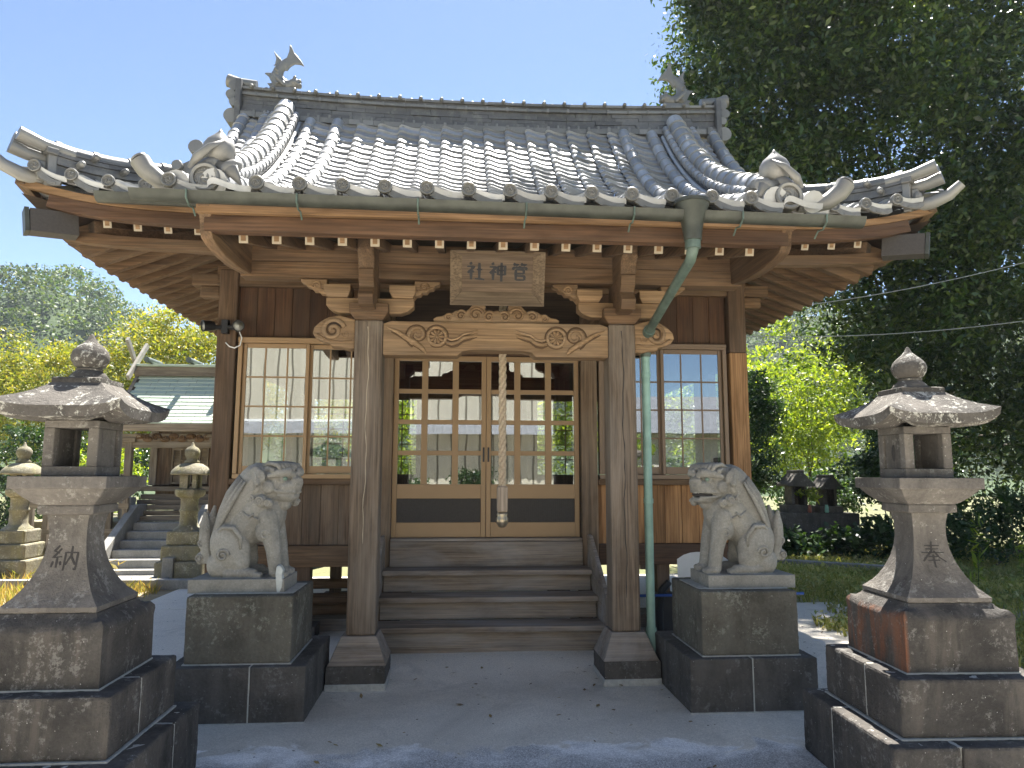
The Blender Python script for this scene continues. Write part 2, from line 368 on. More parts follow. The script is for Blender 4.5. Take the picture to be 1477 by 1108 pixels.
def tile_sheet(name, fn, a0, a1, lim, mat):
    vs, fs, uvs = [], [], []
    k = 0; rnd = random.Random(7)
    n = int(round((a1-a0)/PW))
    for c in range(n):
        x0 = a0+c*PW; lo, hi = lim(x0+PW*.5)
        if hi-lo < .1: continue
        s0 = np.interp(lo, _ss, _arc); s1 = np.interp(hi, _ss, _arc); m = max(1, int(math.ceil((s1-s0)/ROW)))
        for r in range(m):
            sa, sb = s0+r*ROW, min(s0+(r+1)*ROW, s1); jx = rnd.uniform(-.003,.003); jz = rnd.uniform(-.003,.004)
            base = len(vs)
            for s, h in ((sa, -.010), (sa, .028), ((sa+sb)/2, .016), (sb, .0)):
                t = float(np.interp(s, _arc, _ss)); dz = (zf(t+.01)-zf(t-.01))/.02; q = math.sqrt(1+dz*dz)
                for u, hw in WAVE:
                    hh = hw+h+jz; p = Vector(fn(x0+u*PW+jx, t-dz/q*hh)); p.z += hh/q-(zf(t-dz/q*hh)-zf(t)); vs.append(p)
            W_ = len(WAVE)
            for j in range(3):
                for i in range(W_-1):
                    fs.append((base+j*W_+i, base+j*W_+i+1, base+(j+1)*W_+i+1, base+(j+1)*W_+i)); uvs.append((c+.5, r+.5))
    b = MB(); b.v = [tuple(p) for p in vs]; b.f = fs
    o = b.build(name, mat, HALL, smooth=True)
    uvl = o.data.uv_layers.new(name='UVMap'); arr = np.repeat(np.array(uvs, dtype=np.float32), 4, axis=0)
    uvl.data.foreach_set('uv', arr.ravel()); o.data.set_sharp_from_angle(angle=R(50))
    return o
A0 = -.0095-14*PW
KX = 2.08
def lim_front(x):
    ax = abs(x)
    return (-.88 if ax < KX else 0.0), (3.42 if ax < 3.02 else max(0, 3.62-ax))
tile_sheet('roof_slope', front, A0, A0+28*PW, lim_front, M['tile'])
tile_sheet('roof_slope', back, A0, A0+28*PW, lambda x: (0, 3.42 if abs(x) < 3.02 else max(0, 3.62-abs(x))), M['tile'])
for fn in (left, right):
    tile_sheet('roof_slope', fn, .04, .04+27*PW, lambda a: (0, min(1.05, max(0, min(a, EY-a)))), M['tile'])
# gable walls under the upper roof, hidden behind the verge
for s in (-1, 1):
    b = MB(); pl = [(y, zf(min(y, EY-y))-.1) for y in np.linspace(1.0, 6.2, 21)]
    b.prism(pl+[(6.2, 3.85), (1.0, 3.85)], (s*2.55, 0, 0), (0,1,0), (0,0,1), (s*.05, 0, 0)); b.build('gable_wall', M['boards'], HALL)
    b = MB()
    for fnn in (lambda t: (s*3.04, t), lambda t: (s*3.04, EY-t)):
        P = [Vector((*fnn(t), zf(t)-.1)) for t in np.linspace(.75, 3.6, 14)]
        for p, q in zip(P, P[1:]): b.beam(p, q, .06, .2)
    b.build('bargeboard', M['darkX'], HALL)
# eave end tiles: round disc on each crest and a scalloped apron under each trough
def eave_tile_mesh():
    b = MB(); Mx = Matrix.Rotation(R(90), 3, 'X')
    b.lathe([(.004,-.02),(.053,-.02),(.056,.0),(.056,.016),(.050,.021),(.043,.019),(.038,.010),(.02,.010),(.004,.010)], 22, (0, 0, .012), Mx)
    for k in range(3): b.spiral((0,-.013,.012), (1,0,0), (0,0,1), .008, .027, k*2.1, .45, .0065, 9, .3)
    for k in range(14):
        a = k*math.pi/7; b.ell((math.cos(a)*.033, -.012, .012+math.sin(a)*.033), .0042, n=6)
    P = [(-.02,-.012)]; top = [(.02,.0),(.06,-.012),(.10,-.030),(.14,-.044),(.18,-.048),(.215,-.044)]
    bot = [(.215,-.075),(.18,-.088),(.14,-.088),(.10,-.075),(.06,-.062),(.02,-.04)]
    b.prism(top+bot, (0,0,0), (1,0,0), (0,0,1), (0,.02,0))
    b.prism([(.08,-.053),(.11,-.056),(.145,-.062),(.18,-.063),(.18,-.075),(.145,-.076),(.11,-.068),(.08,-.062)], (0,-.006,0), (1,0,0), (0,0,1), (0,.01,0))
    return b
_em = eave_tile_mesh(); _em.v = [((x*.84, y, .012+(z-.012)*.84) if abs(x) < .06 and z > -.046 else (x, y, z)) for x, y, z in _em.v]
ET = _em.build('eave_tile', M['tile2'], HALL, angle=40)
_first = True
def place_eave(loc, rz, tilt=0):
    global _first
    o = ET if _first else ET.copy()
    if not _first: col.objects.link(o)
    _first = False; o.matrix_parent_inverse = Matrix.Translation((0,-3.6,0)); o.location = loc; o.rotation_euler = (0, tilt, rz)
for c in range(28):
    x = A0+c*PW+.035; ax = abs(x+PW*.35)
    if ax > 3.5: continue
    y = -.885 if ax < KX else -.005
    if y < -.5 and 1.72 < abs(x) < 2.0: continue           # the corner ornaments stand here
    dz = lift(x+.1, max(y,0))-lift(x-.1, max(y,0)); place_eave((x, y-.008, front(x, y)[2]+.038), 0, -math.atan2(dz, .2))
for c in range(27):
    a = .04+c*PW+.035
    if a > 6.9: continue
    p = right(a, 0); dz = (lift(EX, a+.1)-lift(EX, a-.1)); place_eave((p[0]+.013, p[1], p[2]+.038), R(90), -math.atan2(dz,.2))
    p = left(a, 0); dz = (lift(EX, EY-a-.1)-lift(EX, EY-a+.1)); place_eave((p[0]-.013, p[1], p[2]+.038), R(-90), -math.atan2(dz,.2))
# half-round cover rows and the ridges
def cap_row(b, pts, r, seg=.2, flare=.10):
    """a row of overlapping round tiles along a polyline running downhill: each tile ends in a wider lip"""
    P = [Vector(p) for p in pts]; d = [0]
    for p, q in zip(P, P[1:]): d.append(d[-1]+(q-p).length)
    n = max(1, int(round(d[-1]/seg)))
    def at(s):
        s = max(0, min(d[-1], s)); i = max(0, min(len(P)-2, int(np.searchsorted(d, s))-1)); k = (s-d[i])/max(d[i+1]-d[i],1e-6); return P[i].lerp(P[i+1], k)
    for i in range(n):
        a, c = d[-1]*i/n, d[-1]*(i+1)/n; e = (c-a)
        b.tube([at(a-e*.05), at(a+e*.5), at(c-e*.16), at(c-e*.14), at(c)], [r, r*1.02, r*1.04, r*(1.04+flare), r*(1.05+flare)], 14)
def surf(x, t, h): return (x, t, zf(t)+lift(x, t)+h)
TS = list(np.linspace(3.38, -.86, 40))
def round_row(pts, r): b = MB(); cap_row(b, pts, r, .215); return b.build('round_tile_row', M['tile'], HALL, angle=45)
for x in (-1.825, 1.79): round_row([surf(x, t, .055) for t in TS], .072)
for s in (-1, 1):
    round_row([surf(s*2.16, t, .055) for t in np.linspace(3.38, .2, 30)], .068)
    for x in (2.72, 2.98):
        round_row([surf(s*x, t, .05) for t in np.linspace(3.5, .95, 24)], .07); round_row([(s*x, EY-t, zf(t)+.05) for t in np.linspace(3.5, .95, 24)], .07)
def stacked_ridge(name, pts, layers, capr, seg, mat, blocks=None):
    b = MB(); P = [Vector(p) for p in pts]
    for z0, z1, wd in layers:
        for p, q in zip(P, P[1:]):
            b.beam(p+Vector((0,0,(z0+z1)/2)), q+Vector((0,0,(z0+z1)/2)), wd, z1-z0-.004)
    o = b.build(name, M['noshi'], HALL)
    b = MB(); cap_row(b, [p+Vector((0,0,layers[-1][1]+capr*.25)) for p in P], capr, seg); c = b.build('ridge_cap', mat, o, angle=45)
    return o
for s in (-1, 1):
    # descending ridge and the hip ridge that runs on to the corner
    P = [surf(s*2.46, t, .03) for t in np.linspace(3.36, .74, 26)]
    stacked_ridge('descending_ridge', P, [(0,.06,.34),(.06,.10,.30),(.10,.14,.32),(.14,.17,.27),(.17,.20,.24)], .105, .205, M['tile'])
    b = MB()
    for sx in (-1, 1):
        Q = [surf(s*2.46+sx*.135, t, .20) for t in np.linspace(3.3, .8, 26)]
        cap_row(b, Q, .042, .13, .18)
        b.tube([surf(s*2.46+sx*.175, t, .085) for t in np.linspace(3.3, .8, 20)], .028, 8)
    b.build('ridge_side_tile', M['tile'], HALL, angle=45)
    H = []
    for k in np.linspace(0, 1, 12):
        x = 2.44+(3.36-2.44)*k; t = 1.06+(.14-1.06)*k; H.append((s*x, t, zf(t)+lift(x, t)+.06+.03*k*k))
    stacked_ridge('hip_ridge', H, [(-.08,.0,.16),(.0,.035,.20),(.035,.07,.17),(.07,.105,.19),(.105,.125,.2)], .062, .26, M['tile2'])
    b = MB()
    for i in range(4):
        k = (i+.4)/4.2; x = 2.44+.92*k; t = 1.06-.92*k; n_ = Vector((-s*1,-1,0)).normalized()
        for zz, off in ((.115, .0), (.03, .1)):
            p = Vector((s*(x+off*.7), t-off*.7, zf(t)+lift(x,t)+.06+.03*k*k+zz))+Vector((s*-.0,-.0,0))
            q = Vector((s*.7,.7,0))*-.11 if False else Vector((-s*.075,-.075,0)); b.cap(p+q*.8, p+q*1.5, .026, .026, 8)
    b.build('ridge_stud', M['tile2'], HALL, angle=60)
    # corner finial on the hip ridge: demon-tile block with two long round tiles
    d = Vector((s*.707,-.707,0)); c0 = Vector((s*3.36, .14, zf(.14)+lift(3.36,.14)+.055)); nrm = Vector((s*.707,.707,0))
    b = MB(); b.beam(c0+Vector((0,0,-.02)), c0+d*.06+Vector((0,0,-.02)), .2, .24); b.beam(c0+Vector((0,0,.12)), c0+d*.08+Vector((0,0,.12)), .25, .05)
    b.beam(c0+d*.06+Vector((0,0,-.03)), c0+d*.11+Vector((0,0,-.03)), .13, .15)
    for k in (-1, 1): b.ell(c0+d*.10+nrm*.05*k+Vector((0,0,-.02)), (.035,.035,.05), n=10)
    b.build('corner_demon_tile', M['tile2'], HALL, bevel=.008)
    b = MB(); Z = Vector((0,0,1))
    for k in (-.062, .062): b.tube([c0-d*.12+nrm*k+Z*.155, c0+d*.08+nrm*k+Z*.165, c0+d*.25+nrm*k+Z*.20], [.043,.045,.052], 14)
    b.tube([c0-d*.02+Z*.075, c0+d*.17+Z*.085, c0+d*.28+Z*.11], [.043,.047,.052], 14)
    b.build('corner_round_tile', M['tile2'], HALL, angle=50)
    b = MB(); e0 = Vector((s*3.40,.12,zf(.1)+lift(3.4,.1)-.02))
    b.tube([e0, e0+d*.15-Z*.0, e0+d*.27+Z*.035, e0+d*.36+Z*.105], [.055,.052,.046,.036], 14); b.build('corner_eave_tile', M['tile2'], HALL, angle=50)
    # gable-end of the descending ridge
    b = MB(); c1 = Vector(surf(s*2.46, .70, .12))
    b.prism([(-.2,-.12),(-.2,.06),(-.23,.08),(0,.2),(.23,.08),(.2,.06),(.2,-.12)], c1, (1,0,0), (0,0,1), (0,-.09,0))
    b.prism([(-.13,-.06),(-.13,.05),(0,.12),(.13,.05),(.13,-.06)], c1+Vector((0,-.09,0)), (1,0,0), (0,0,1), (0,-.02,0))
    b.tube([c1+Vector((0,.1,.2)), c1+Vector((0,-.2,.235))], [.06,.062], 14)
    for k in (-1,1): b.tube([c1+Vector((k*.16,.05,.10)), c1+Vector((k*.17,-.13,.10))], .045, 12)
    b.build('ridge_end_tile', M['tile2'], HALL, bevel=.006)
    # peach ornament over the corner of the porch eave
    b = MB(); pc = Vector((s*1.88, -.80, 3.335))
    b.lathe([(.004,-.03),(.088,-.03),(.094,-.02),(.094,.06),(.084,.066),(.068,.06),(.064,.046),(.004,.046)], 30, pc+Vector((0,-.02,0)), Matrix.Rotation(R(90),3,'X'))
    for k in range(3): b.spiral(pc+Vector((0,-.068,0)), (1,0,0), (0,0,1), .014, .05, k*2.1, .42, .010, 10, .3)
    for k in range(20): a = k*math.pi/10; b.ell(pc+Vector((math.cos(a)*.057,-.067,math.sin(a)*.057)), .0055, n=6)
    b.tube([pc+Vector((0,.02,0)), pc+Vector((0,.5,.17))], [.09,.085], 20); b.build('porch_corner_disc', M['tile2'], HALL, angle=45)
    b = MB(); Mr = Euler((R(14), R(s*-6), 0)).to_matrix()
    b.lathe([(.01,-.085),(.055,-.075),(.088,-.045),(.102,.0),(.097,.045),(.074,.082),(.04,.108),(.014,.132),(.003,.15)], 24, pc+Vector((s*-.045,.03,.205)), Mr)
    o = b.build('peach_ornament', M['tile2'], HALL, smooth=True)
    b = MB(); g = [pc+Vector((s*-.045+s*.085,-.075,.24)), pc+Vector((s*-.045+s*.01,-.09,.155)), pc+Vector((s*.06,-.07,.075))]
    b.tube([pc+Vector((s*-.10,-.055,.25)), pc+Vector((s*-.03,-.095,.19)), pc+Vector((s*.05,-.085,.12)), pc+Vector((s*.11,-.045,.07))], [.008,.022,.03,.012], 10, sx=.5)
    for px, pz, rr in ((-.13,.085,.075),(.0,.10,.06)):
        b.ell(pc+Vector((s*px,-.01,pz)), (.085,.055,.05), (0, R(s*30), 0), 14)
    b.tube([pc+Vector((s*-.05,-.03,.10)), pc+Vector((s*-.16,-.045,.06)), pc+Vector((s*-.21,-.03,-.03))], [.03,.045,.008], 10, sx=.5)
    b.build('peach_leaf', M['tile2'], HALL, smooth=True)
    # upswept tile at the porch corner
    b = MB(); q0 = pc+Vector((s*.09,.0,-.045))
    b.tube([q0, q0+Vector((s*.10,-.01,.0)), q0+Vector((s*.19,-.03,.025)), q0+Vector((s*.27,-.05,.085)), q0+Vector((s*.31,-.06,.145))], [.035,.045,.055,.06,.062], 16)
    b.lathe([(.004,0),(.05,0),(.05,.012),(.004,.012)], 18, q0+Vector((s*.312,-.062,.15)), Euler((0, R(s*35), 0)).to_matrix())
    b.build('porch_corner_tile', M['tile2'], HALL, angle=50)
    round_row([(s*1.88, t, zf(t)+.06) for t in np.linspace(.75,-.75,12)], .07); round_row([(s*2.05, t, zf(t)+.045) for t in np.linspace(.3,-.86,10)], .065)
# main ridge with its courses
def rz(x): return -.085+.085*(abs(x)/3.05)**2.2
XS = np.linspace(-3.02, 3.02, 25); RY = 3.6
def ridge_course(z0, z1, hw):
    b = MB()
    for x0, x1 in zip(XS, XS[1:]):
        n = len(b.v); b.box(x0, x1, RY-hw, RY+hw, 0, 1)
        for i in range(n, n+8):
            x, y, z = b.v[i]; b.v[i] = (x, y, (z0 if z < .5 else z1)+rz(x))
    return b
def rows(b, z0, z1, hw, pitch, off, cw, proud):
    x = -2.95+off
    while x < 2.97:
        k = rz(x); b.box(x-cw/2, x+cw/2, RY-hw-proud, RY+hw+proud, z0+k, z1+k); x += pitch
b = MB()
b.add(*[(lambda q: (q.v, q.f))(ridge_course(5.72, 5.90, .13))][0]); b.build('ridge_plaster', M['plaster'], HALL)
for j, (z0, z1, hw) in enumerate(((5.90,5.965,.24),(5.968,6.00,.20),(6.003,6.05,.17),(6.054,6.10,.165),(6.104,6.15,.17),(6.153,6.20,.165),(6.204,6.235,.20),(6.239,6.275,.17),(6.279,6.31,.20),(6.314,6.335,.12))):
    b = MB(); rr = random.Random(j); x = -3.03
    while x < 3.02:
        x1 = min(3.03, x+rr.uniform(.22,.4)); n = len(b.v); h_ = hw+rr.uniform(-.006,.006); b.box(x+.002, x1-.002, RY-h_, RY+h_, z0, z1)
        for i in range(n, n+8): q = b.v[i]; b.v[i] = (q[0], q[1], q[2]+rz(q[0]))
        x = x1
    b.build('ridge_course', M['noshi'] if j not in (0,6,8) else M['tile2'], HALL)
b = MB(); rows(b, 5.888, 5.985, .24, .262, .10, .035, .014); rows(b, 5.955, 6.02, .20, .262, .23, .03, .014)
rows(b, 6.195, 6.245, .2, .262, .1, .03, .012); b.build('ridge_stud', M['tile2'], HALL, bevel=.006)
b = MB(); x = -2.9
while x < 2.93:
    for k in (-1, 1): b.cap((x, RY+k*.19, 6.30+rz(x)), (x, RY+k*.23, 6.305+rz(x)), .026, .026, 8)
    b.ell((x+.13, RY, 6.37+rz(x)), (.04,.07,.04), n=10); x += .262
b.tube([(x, RY, 6.335+rz(x)) for x in XS], .045, 12); b.build('ridge_stud', M['tile2'], HALL, smooth=True)
for s in (-1, 1):
    # end tiles of the main ridge: long round tile over a stack of scrolls
    e = Vector((s*3.02, RY, 5.95)); b = MB(); b.box(e.x, e.x+s*.07, RY-.26, RY+.26, 5.76, 6.38); b.build('demon_tile', M['noshi'], HALL, bevel=.01)
    b = MB()
    b.tube([(e.x-s*.12, RY, 6.43), (e.x+s*.1, RY, 6.445), (e.x+s*.24, RY, 6.48)], [.06,.07,.082], 16)
    for z, r, o_ in ((6.32,.07,.10),(6.20,.06,.14),(6.10,.055,.10),(5.92,.095,.12)):
        b.tube([(e.x+s*o_, RY-.2, z), (e.x+s*o_, RY+.2, z)], r, 16); b.box(e.x, e.x+s*o_, RY-.18, RY+.18, z-r*.8, z+r*.8)
    b.build('ridge_end_scroll', M['tile2'], HALL, angle=45)
    # fish-shaped ridge ornament, head down on the ridge, tail up
    b = MB(); X0 = s*2.56
    def F(x, z, y=0): return (X0+s*x, RY+y, 6.36+z*1.22)
    # x grows outwards (away from the middle of the roof)
    b.box(X0-s*.17, X0+s*.16, RY-.09, RY+.09, 6.26, 6.38)
    b.tube([F(-.15,.085), F(-.035,.07), F(.055,.094), F(.098,.164), F(.075,.235), F(.03,.295), F(-.02,.335)], [.055,.072,.088,.082,.068,.054,.036], 14, sx=.85)
    b.ell(F(-.13,.10), (.075,.07,.055), n=12); b.ell(F(-.185,.075), (.04,.06,.035), n=10); b.ell(F(-.19,.12), (.03,.05,.022), n=10)
    for k in (-1, 1): b.ell(F(-.14,.145,.045*k), .024, n=8); b.tube([F(-.02,.05,k*.06), F(.06,.10,k*.12), F(.13,.17,k*.13)], [.03,.03,.006], 8, sx=.5)
    def fin(pl, th): b.prism([(x, z*1.22) for x, z in pl], F(0,0,-th/2), (s,0,0), (0,0,1), (0,th,0))
    fin([(.04,.345),(-.02,.38),(-.047,.456),(-.047,.532),(-.078,.503),(-.117,.432),(-.152,.402),(-.199,.355),(-.246,.292),(-.187,.312),(-.117,.312),(-.07,.285),(-.03,.235),(.03,.25)], .04)
    fin([(.129,.285),(.113,.363),(.152,.456),(.094,.395),(.05,.36),(.055,.28)], .035); fin([(.14,.07),(.18,.13),(.199,.164),(.257,.199),(.175,.205),(.12,.17)], .035); fin([(.12,.03),(.18,.055),(.22,.09),(.16,.085),(.11,.07)], .035)
    for k in range(6):
        for m_ in (-1, 1): b.tube([F(.02+.013*k,.07+.035*k,m_*.070), F(.06+.010*k,.065+.038*k,m_*.080), F(.09+.008*k,.085+.036*k,m_*.066)], [.006,.010,.006], 6)
    b.build('fish_ornament', M['tile2'], HALL, remesh=.0085, sm=1)
# ---------------------------------------------------------------- eaves: soffits, fascias, rafters
b = MB(); xs = np.linspace(-3.52, 3.52, 45); ys = np.linspace(.06, EY-.06, 41)
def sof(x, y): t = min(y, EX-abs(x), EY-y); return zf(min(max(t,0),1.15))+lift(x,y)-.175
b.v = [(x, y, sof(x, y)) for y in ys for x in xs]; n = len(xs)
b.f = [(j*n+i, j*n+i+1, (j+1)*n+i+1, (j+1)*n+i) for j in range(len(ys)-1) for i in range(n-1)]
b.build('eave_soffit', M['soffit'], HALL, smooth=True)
b = MB(); ys = np.linspace(-.80, 1.55, 9)
b.v = [(x, y, zf(y)-.15) for y in ys for x in (-1.95, 1.95)]; b.f = [(2*j, 2*j+1, 2*j+3, 2*j+2) for j in range(8)]
b.build('eave_soffit', M['soffit'], HALL)
def strip(name, pts, wd, ht, mat, bev=.004):
    b = MB(); P = [Vector(p) for p in pts]; vs = []; m = len(P)
    for i, p in enumerate(P):
        d = (P[min(i+1,m-1)]-P[max(i-1,0)]).normalized(); r = d.cross(Vector((0,0,1))).normalized(); u = r.cross(d)
        for a, c in ((-1,-1),(1,-1),(1,1),(-1,1)): vs.append(p+r*(a*wd/2)+u*(c*ht/2))
    fs = [(0,1,2,3), (4*m-1,4*m-2,4*m-3,4*m-4)]
    for i in range(m-1):
        for k in range(4): fs.append((4*i+k, 4*i+4+k, 4*i+4+(k+1)%4, 4*i+(k+1)%4))
    b.add(vs, fs); return b.build(name, mat, HALL, bevel=bev)
b = MB(); b.box(-1.94, 1.94, -.83, -.72, 3.125, 3.205); b.build('fascia_board', M['lightX'], HALL, bevel=.005)
b = MB(); b.box(-1.90, 1.90, -.79, -.70, 3.02, 3.122); b.build('fascia_board', M['darkX'], HALL, bevel=.006)
for s in (-1, 1):
    XX = np.linspace(1.97, 3.53, 9)
    strip('fascia_board', [(s*x, .07+.02, zf(0)+lift(x,0)-.085) for x in XX], .07, .055, M['lightX'])
    strip('fascia_board', [(s*x, .10, zf(0)+lift(x,0)-.165) for x in XX[:-1]], .07, .10, M['darkX'])
    strip('fascia_board', [(s*x, .36, zf(0)+lift(x,.2)*.8-.285) for x in XX[:-1]], .09, .085, M['beamX'])
    YY = np.linspace(.05, EY-.05, 22)
    strip('fascia_board', [(s*3.53, y, zf(0)+lift(EX,y)-.085) for y in YY], .07, .055, M['beamY'])
    strip('fascia_board', [(s*3.50, y, zf(0)+lift(EX,y)-.155) for y in YY[1:-1]], .07, .08, M['beamY'])
    # nose of the hip beam
    b = MB(); b.beam((s*2.4, 1.1, 3.52), (s*3.15, .36, 3.36), .13, .17); b.build('hip_rafter', M['beamX'], HALL, bevel=.006)
    b = MB(); b.beam((s*3.20, .24, 3.362), (s*3.45, .06, 3.335), .16, .17); b.build('hip_rafter_nose', M['lattice'], HALL, bevel=.004)
    b = MB(); b.beam((s*3.452, .058, 3.335), (s*3.475, .042, 3.332), .165, .175); b.build('hip_rafter_cap', M['gutter'], HALL)
RAF = None
def rafter(p, q, w_=.055, h_=.068):
    b = MB(); b.beam(p, q, w_, h_); o = b.build('rafter', M['beamY'], HALL, bevel=.003)
    d = (Vector(p)-Vector(q)).normalized(); e = MB(); e.beam(Vector(p)+d*.001, Vector(p)+d*.008, w_+.004, h_+.004)
    u = Vector((0,0,1)); r = d.cross(u).normalized(); up_ = r.cross(d)
    c = e.build('rafter_end', M['endgrain'], o)
    e2 = MB(); e2.beam(Vector(p)+d*.0085, Vector(p)+d*.0115, w_*.55, h_*.6); c2 = e2.build('end_plate', M['lightX'], o)
for k in range(17):
    x = -1.70+k*.2125; rafter((x, -.62, zf(-.62)-.30), (x, 1.6, zf(1.6)-.62))
for s in (-1, 1):
    for k in range(5):
        x = s*(2.05+k*.2225); rafter((x, .16, zf(.16)+lift(x,.1)-.272), (x, min(1.72, 3.5-abs(x)+.15), zf(min(1.72,3.5-abs(x)+.15))-.27))
    for k in range(27):
        y = .62+k*.2225; t1 = 1.12; b = MB(); b.beam((s*3.46, y, zf(.13)+lift(EX,y)-.262), (s*2.45, y, zf(1.12)-.265), .078, .125); b.build('rafter', M['beamX'], HALL, bevel=.004)
# carved bargeboard at each end of the porch eave
for s in (-1, 1):
    pl = [(-.84,3.225),(-.835,3.17),(-.80,3.13),(-.775,3.075),(-.77,3.02),(-.735,2.985),(-.64,2.965),(-.46,2.95),(-.2,2.955),(.1,2.99),(.5,3.2),(.9,3.42),(.9,3.62),(.0,3.40)]
    b = MB(); b.prism(pl, (s*1.93,0,0), (0,1,0), (0,0,1), (s*-.075,0,0)); b.build('porch_bargeboard', M['beamY'], HALL, bevel=.006)
# ---------------------------------------------------------------- gutters and rainwater pipe
def gutter(x0, z0, x1, z1, y, r):
    b = MB(); pts = []
    for k in range(9): a = math.pi+math.pi*k/8; pts.append((math.cos(a)*r, math.sin(a)*r))
    pts[0] = (-r-.008, .004); prof = pts+[(c*.86, d*.86+.002) for c, d in pts[::-1]]
    d = Vector((x1-x0, 0, z1-z0)); b.prism(prof, (x0, y, z0), (0,1,0), (0,0,1), d)
    for xx, zz in ((x0,z0),(x1,z1)):
        b.prism([(math.cos(math.pi+math.pi*k/8)*r, math.sin(math.pi+math.pi*k/8)*r) for k in range(9)], (xx, y, zz), (0,1,0), (0,0,1), (.004 if xx == x0 else -.004, 0, 0))
    return b.build('gutter', M['gutter'], HALL, angle=50)
g = gutter(-2.27, 3.192, 2.32, 3.148, -.955, .055)
for x in (-1.93,-1.28,-.55,.12,.80,1.5,2.05):
    b = MB(); z = 3.178-(x+2.27)*.0095
    b.tube([(x,-1.022,z+.02),(x,-1.018,z-.03),(x,-.96,z-.062),(x,-.9,z-.05),(x,-.85,z-.085)], .006, 6); o = b.build('gutter_bracket', M['spouttop'], g)
gutter(-2.92, 3.515, -2.0, 3.495, -.055, .06); gutter(2.0, 3.495, 2.6, 3.50, -.055, .06)
b = MB(); b.lathe([(.056,2.98),(.060,3.03),(.072,3.10),(.098,3.17),(.108,3.215),(.116,3.217),(.116,3.238),(.098,3.238)], 20, (1.19,-.955,0)); HOP = b.build('rain_hopper', M['gutter'], HALL, angle=50)
b = MB(); b.tube([(1.19,-.955,3.0),(1.19,-.95,2.93),(1.19,-.90,2.87),(1.185,-.5,2.765),(1.18,.12,2.60)], [.037,.038,.034,.033,.033], 14); b.tube([(1.19,-.953,2.99),(1.19,-.95,2.93)], .05, 14)
b.tube([(1.18,.08,2.61),(1.18,.20,2.575),(1.18,.22,2.50),(1.18,.222,2.42)], [.046,.048,.050,.040], 14); b.build('downpipe', M['spouttop'], HALL, angle=50)
b = MB(); b.tube([(1.18,.222,2.44),(1.18,.224,1.3),(1.18,.224,.30)], .033, 16)
for z in (2.43, 2.28, 1.30): b.tube([(1.18,.224,z+.018),(1.18,.224,z-.018)], .038, 16)
b.tube([(1.18,.224,.36),(1.18,.224,.30),(1.19,.224,.24),(1.23,.224,.19),(1.28,.224,.185)], [.041,.041,.043,.043,.041], 14); b.build('downpipe', M['spout'], HALL, angle=50)
b = MB(); b.tube([(1.24,.224,.19),(1.31,.224,.195),(1.36,.224,.16),(1.375,.224,.09),(1.375,.224,-.02)], [.046,.05,.05,.05,.052], 14); b.build('drain_elbow', M['rust'], HALL, angle=60)
# ---------------------------------------------------------------- porch posts, beams and carving
for s in (-1, 1):
    b = MB(); b.box(s*.86, s*1.07, .09, .30, .355, 2.655); o = b.build('porch_post', M['pillar'], HALL, bevel=.018)
    b = MB(); zc = s*.965
    pts = [(zc+.006*math.sin(z*9)+.004*math.sin(z*23), .088, z) for z in np.linspace(.6 if s > 0 else 1.0, 2.6, 26)]
    b.tube(pts, [.0012+.0028*abs(math.sin(i*1.7)) for i in range(26)], 5); c = b.build('drying_crack', M['endgrain'] if s < 0 else M['ink'], o)
    b = MB(); b.sq([(.205,.17),(.19,.20),(.15,.30),(.125,.355)], (s*.975,.205,0)); b.build('post_base', M['step'], HALL, bevel=.006)
    b = MB(); b.box(s*.775, s*1.19, .0, .42, .045, .17); rough(b.build('post_plinth', M['slabst'], HALL, bevel=.008), .008, 4)
    b = MB(); b.box(s*.77, s*1.195, -.005, .425, -.02, .05); b.build('plinth_mortar', M['mortar'], HALL, bevel=.01)
# the carved tie beam between the porch posts
BY = .10
pl = [(-.858,2.39),(-.30,2.39),(-.26,2.425),(-.2,2.435),(.2,2.435),(.26,2.425),(.30,2.39),(.858,2.39),(.858,2.63),(.80,2.65),(-.80,2.65),(-.858,2.63)]
b = MB(); b.prism(pl, (0,BY,0), (1,0,0), (0,0,1), (0,.17,0)); TB = b.build('tie_beam', M['carve'], HALL, bevel=.006)
for s in (-1, 1):
    b = MB(); y = BY-.004; U = (s,0,0); V = (0,0,1)
    b.tube([(s*.83,y,2.60),(s*.75,y,2.565),(s*.68,y,2.52),(s*.62,y,2.485),(s*.56,y,2.44),(s*.535,y,2.405)], [.004,.014,.020,.022,.017,.005], 8)
    b.spiral((s*.60,y,2.545), U, V, .075, .012, -1.2, 1.35, .018, 26, .5)
    b.spiral((s*.455,y,2.535), U, V, .070, .064, .3, 1.0, .013, 26, .9)
    for k in range(10): a = k*math.pi/5; b.cap((s*.455+math.cos(a)*.018,y,2.535+math.sin(a)*.018), (s*.455+math.cos(a)*.045,y,2.535+math.sin(a)*.045), .006, .011, 7)
    b.ell((s*.455,y,2.535), .014, n=8)
    for dz, r in ((0,.015),(.030,.010)): b.tube([(s*.395,y,2.50+dz),(s*.345,y,2.48+dz),(s*.30,y,2.49+dz),(s*.255,y,2.525+dz),(s*.20,y,2.54+dz),(s*.145,y,2.56+dz)], [.004,r,r,r,r*.8,.003], 7)
    b.build('relief_carving', M['carve'], TB, smooth=True)
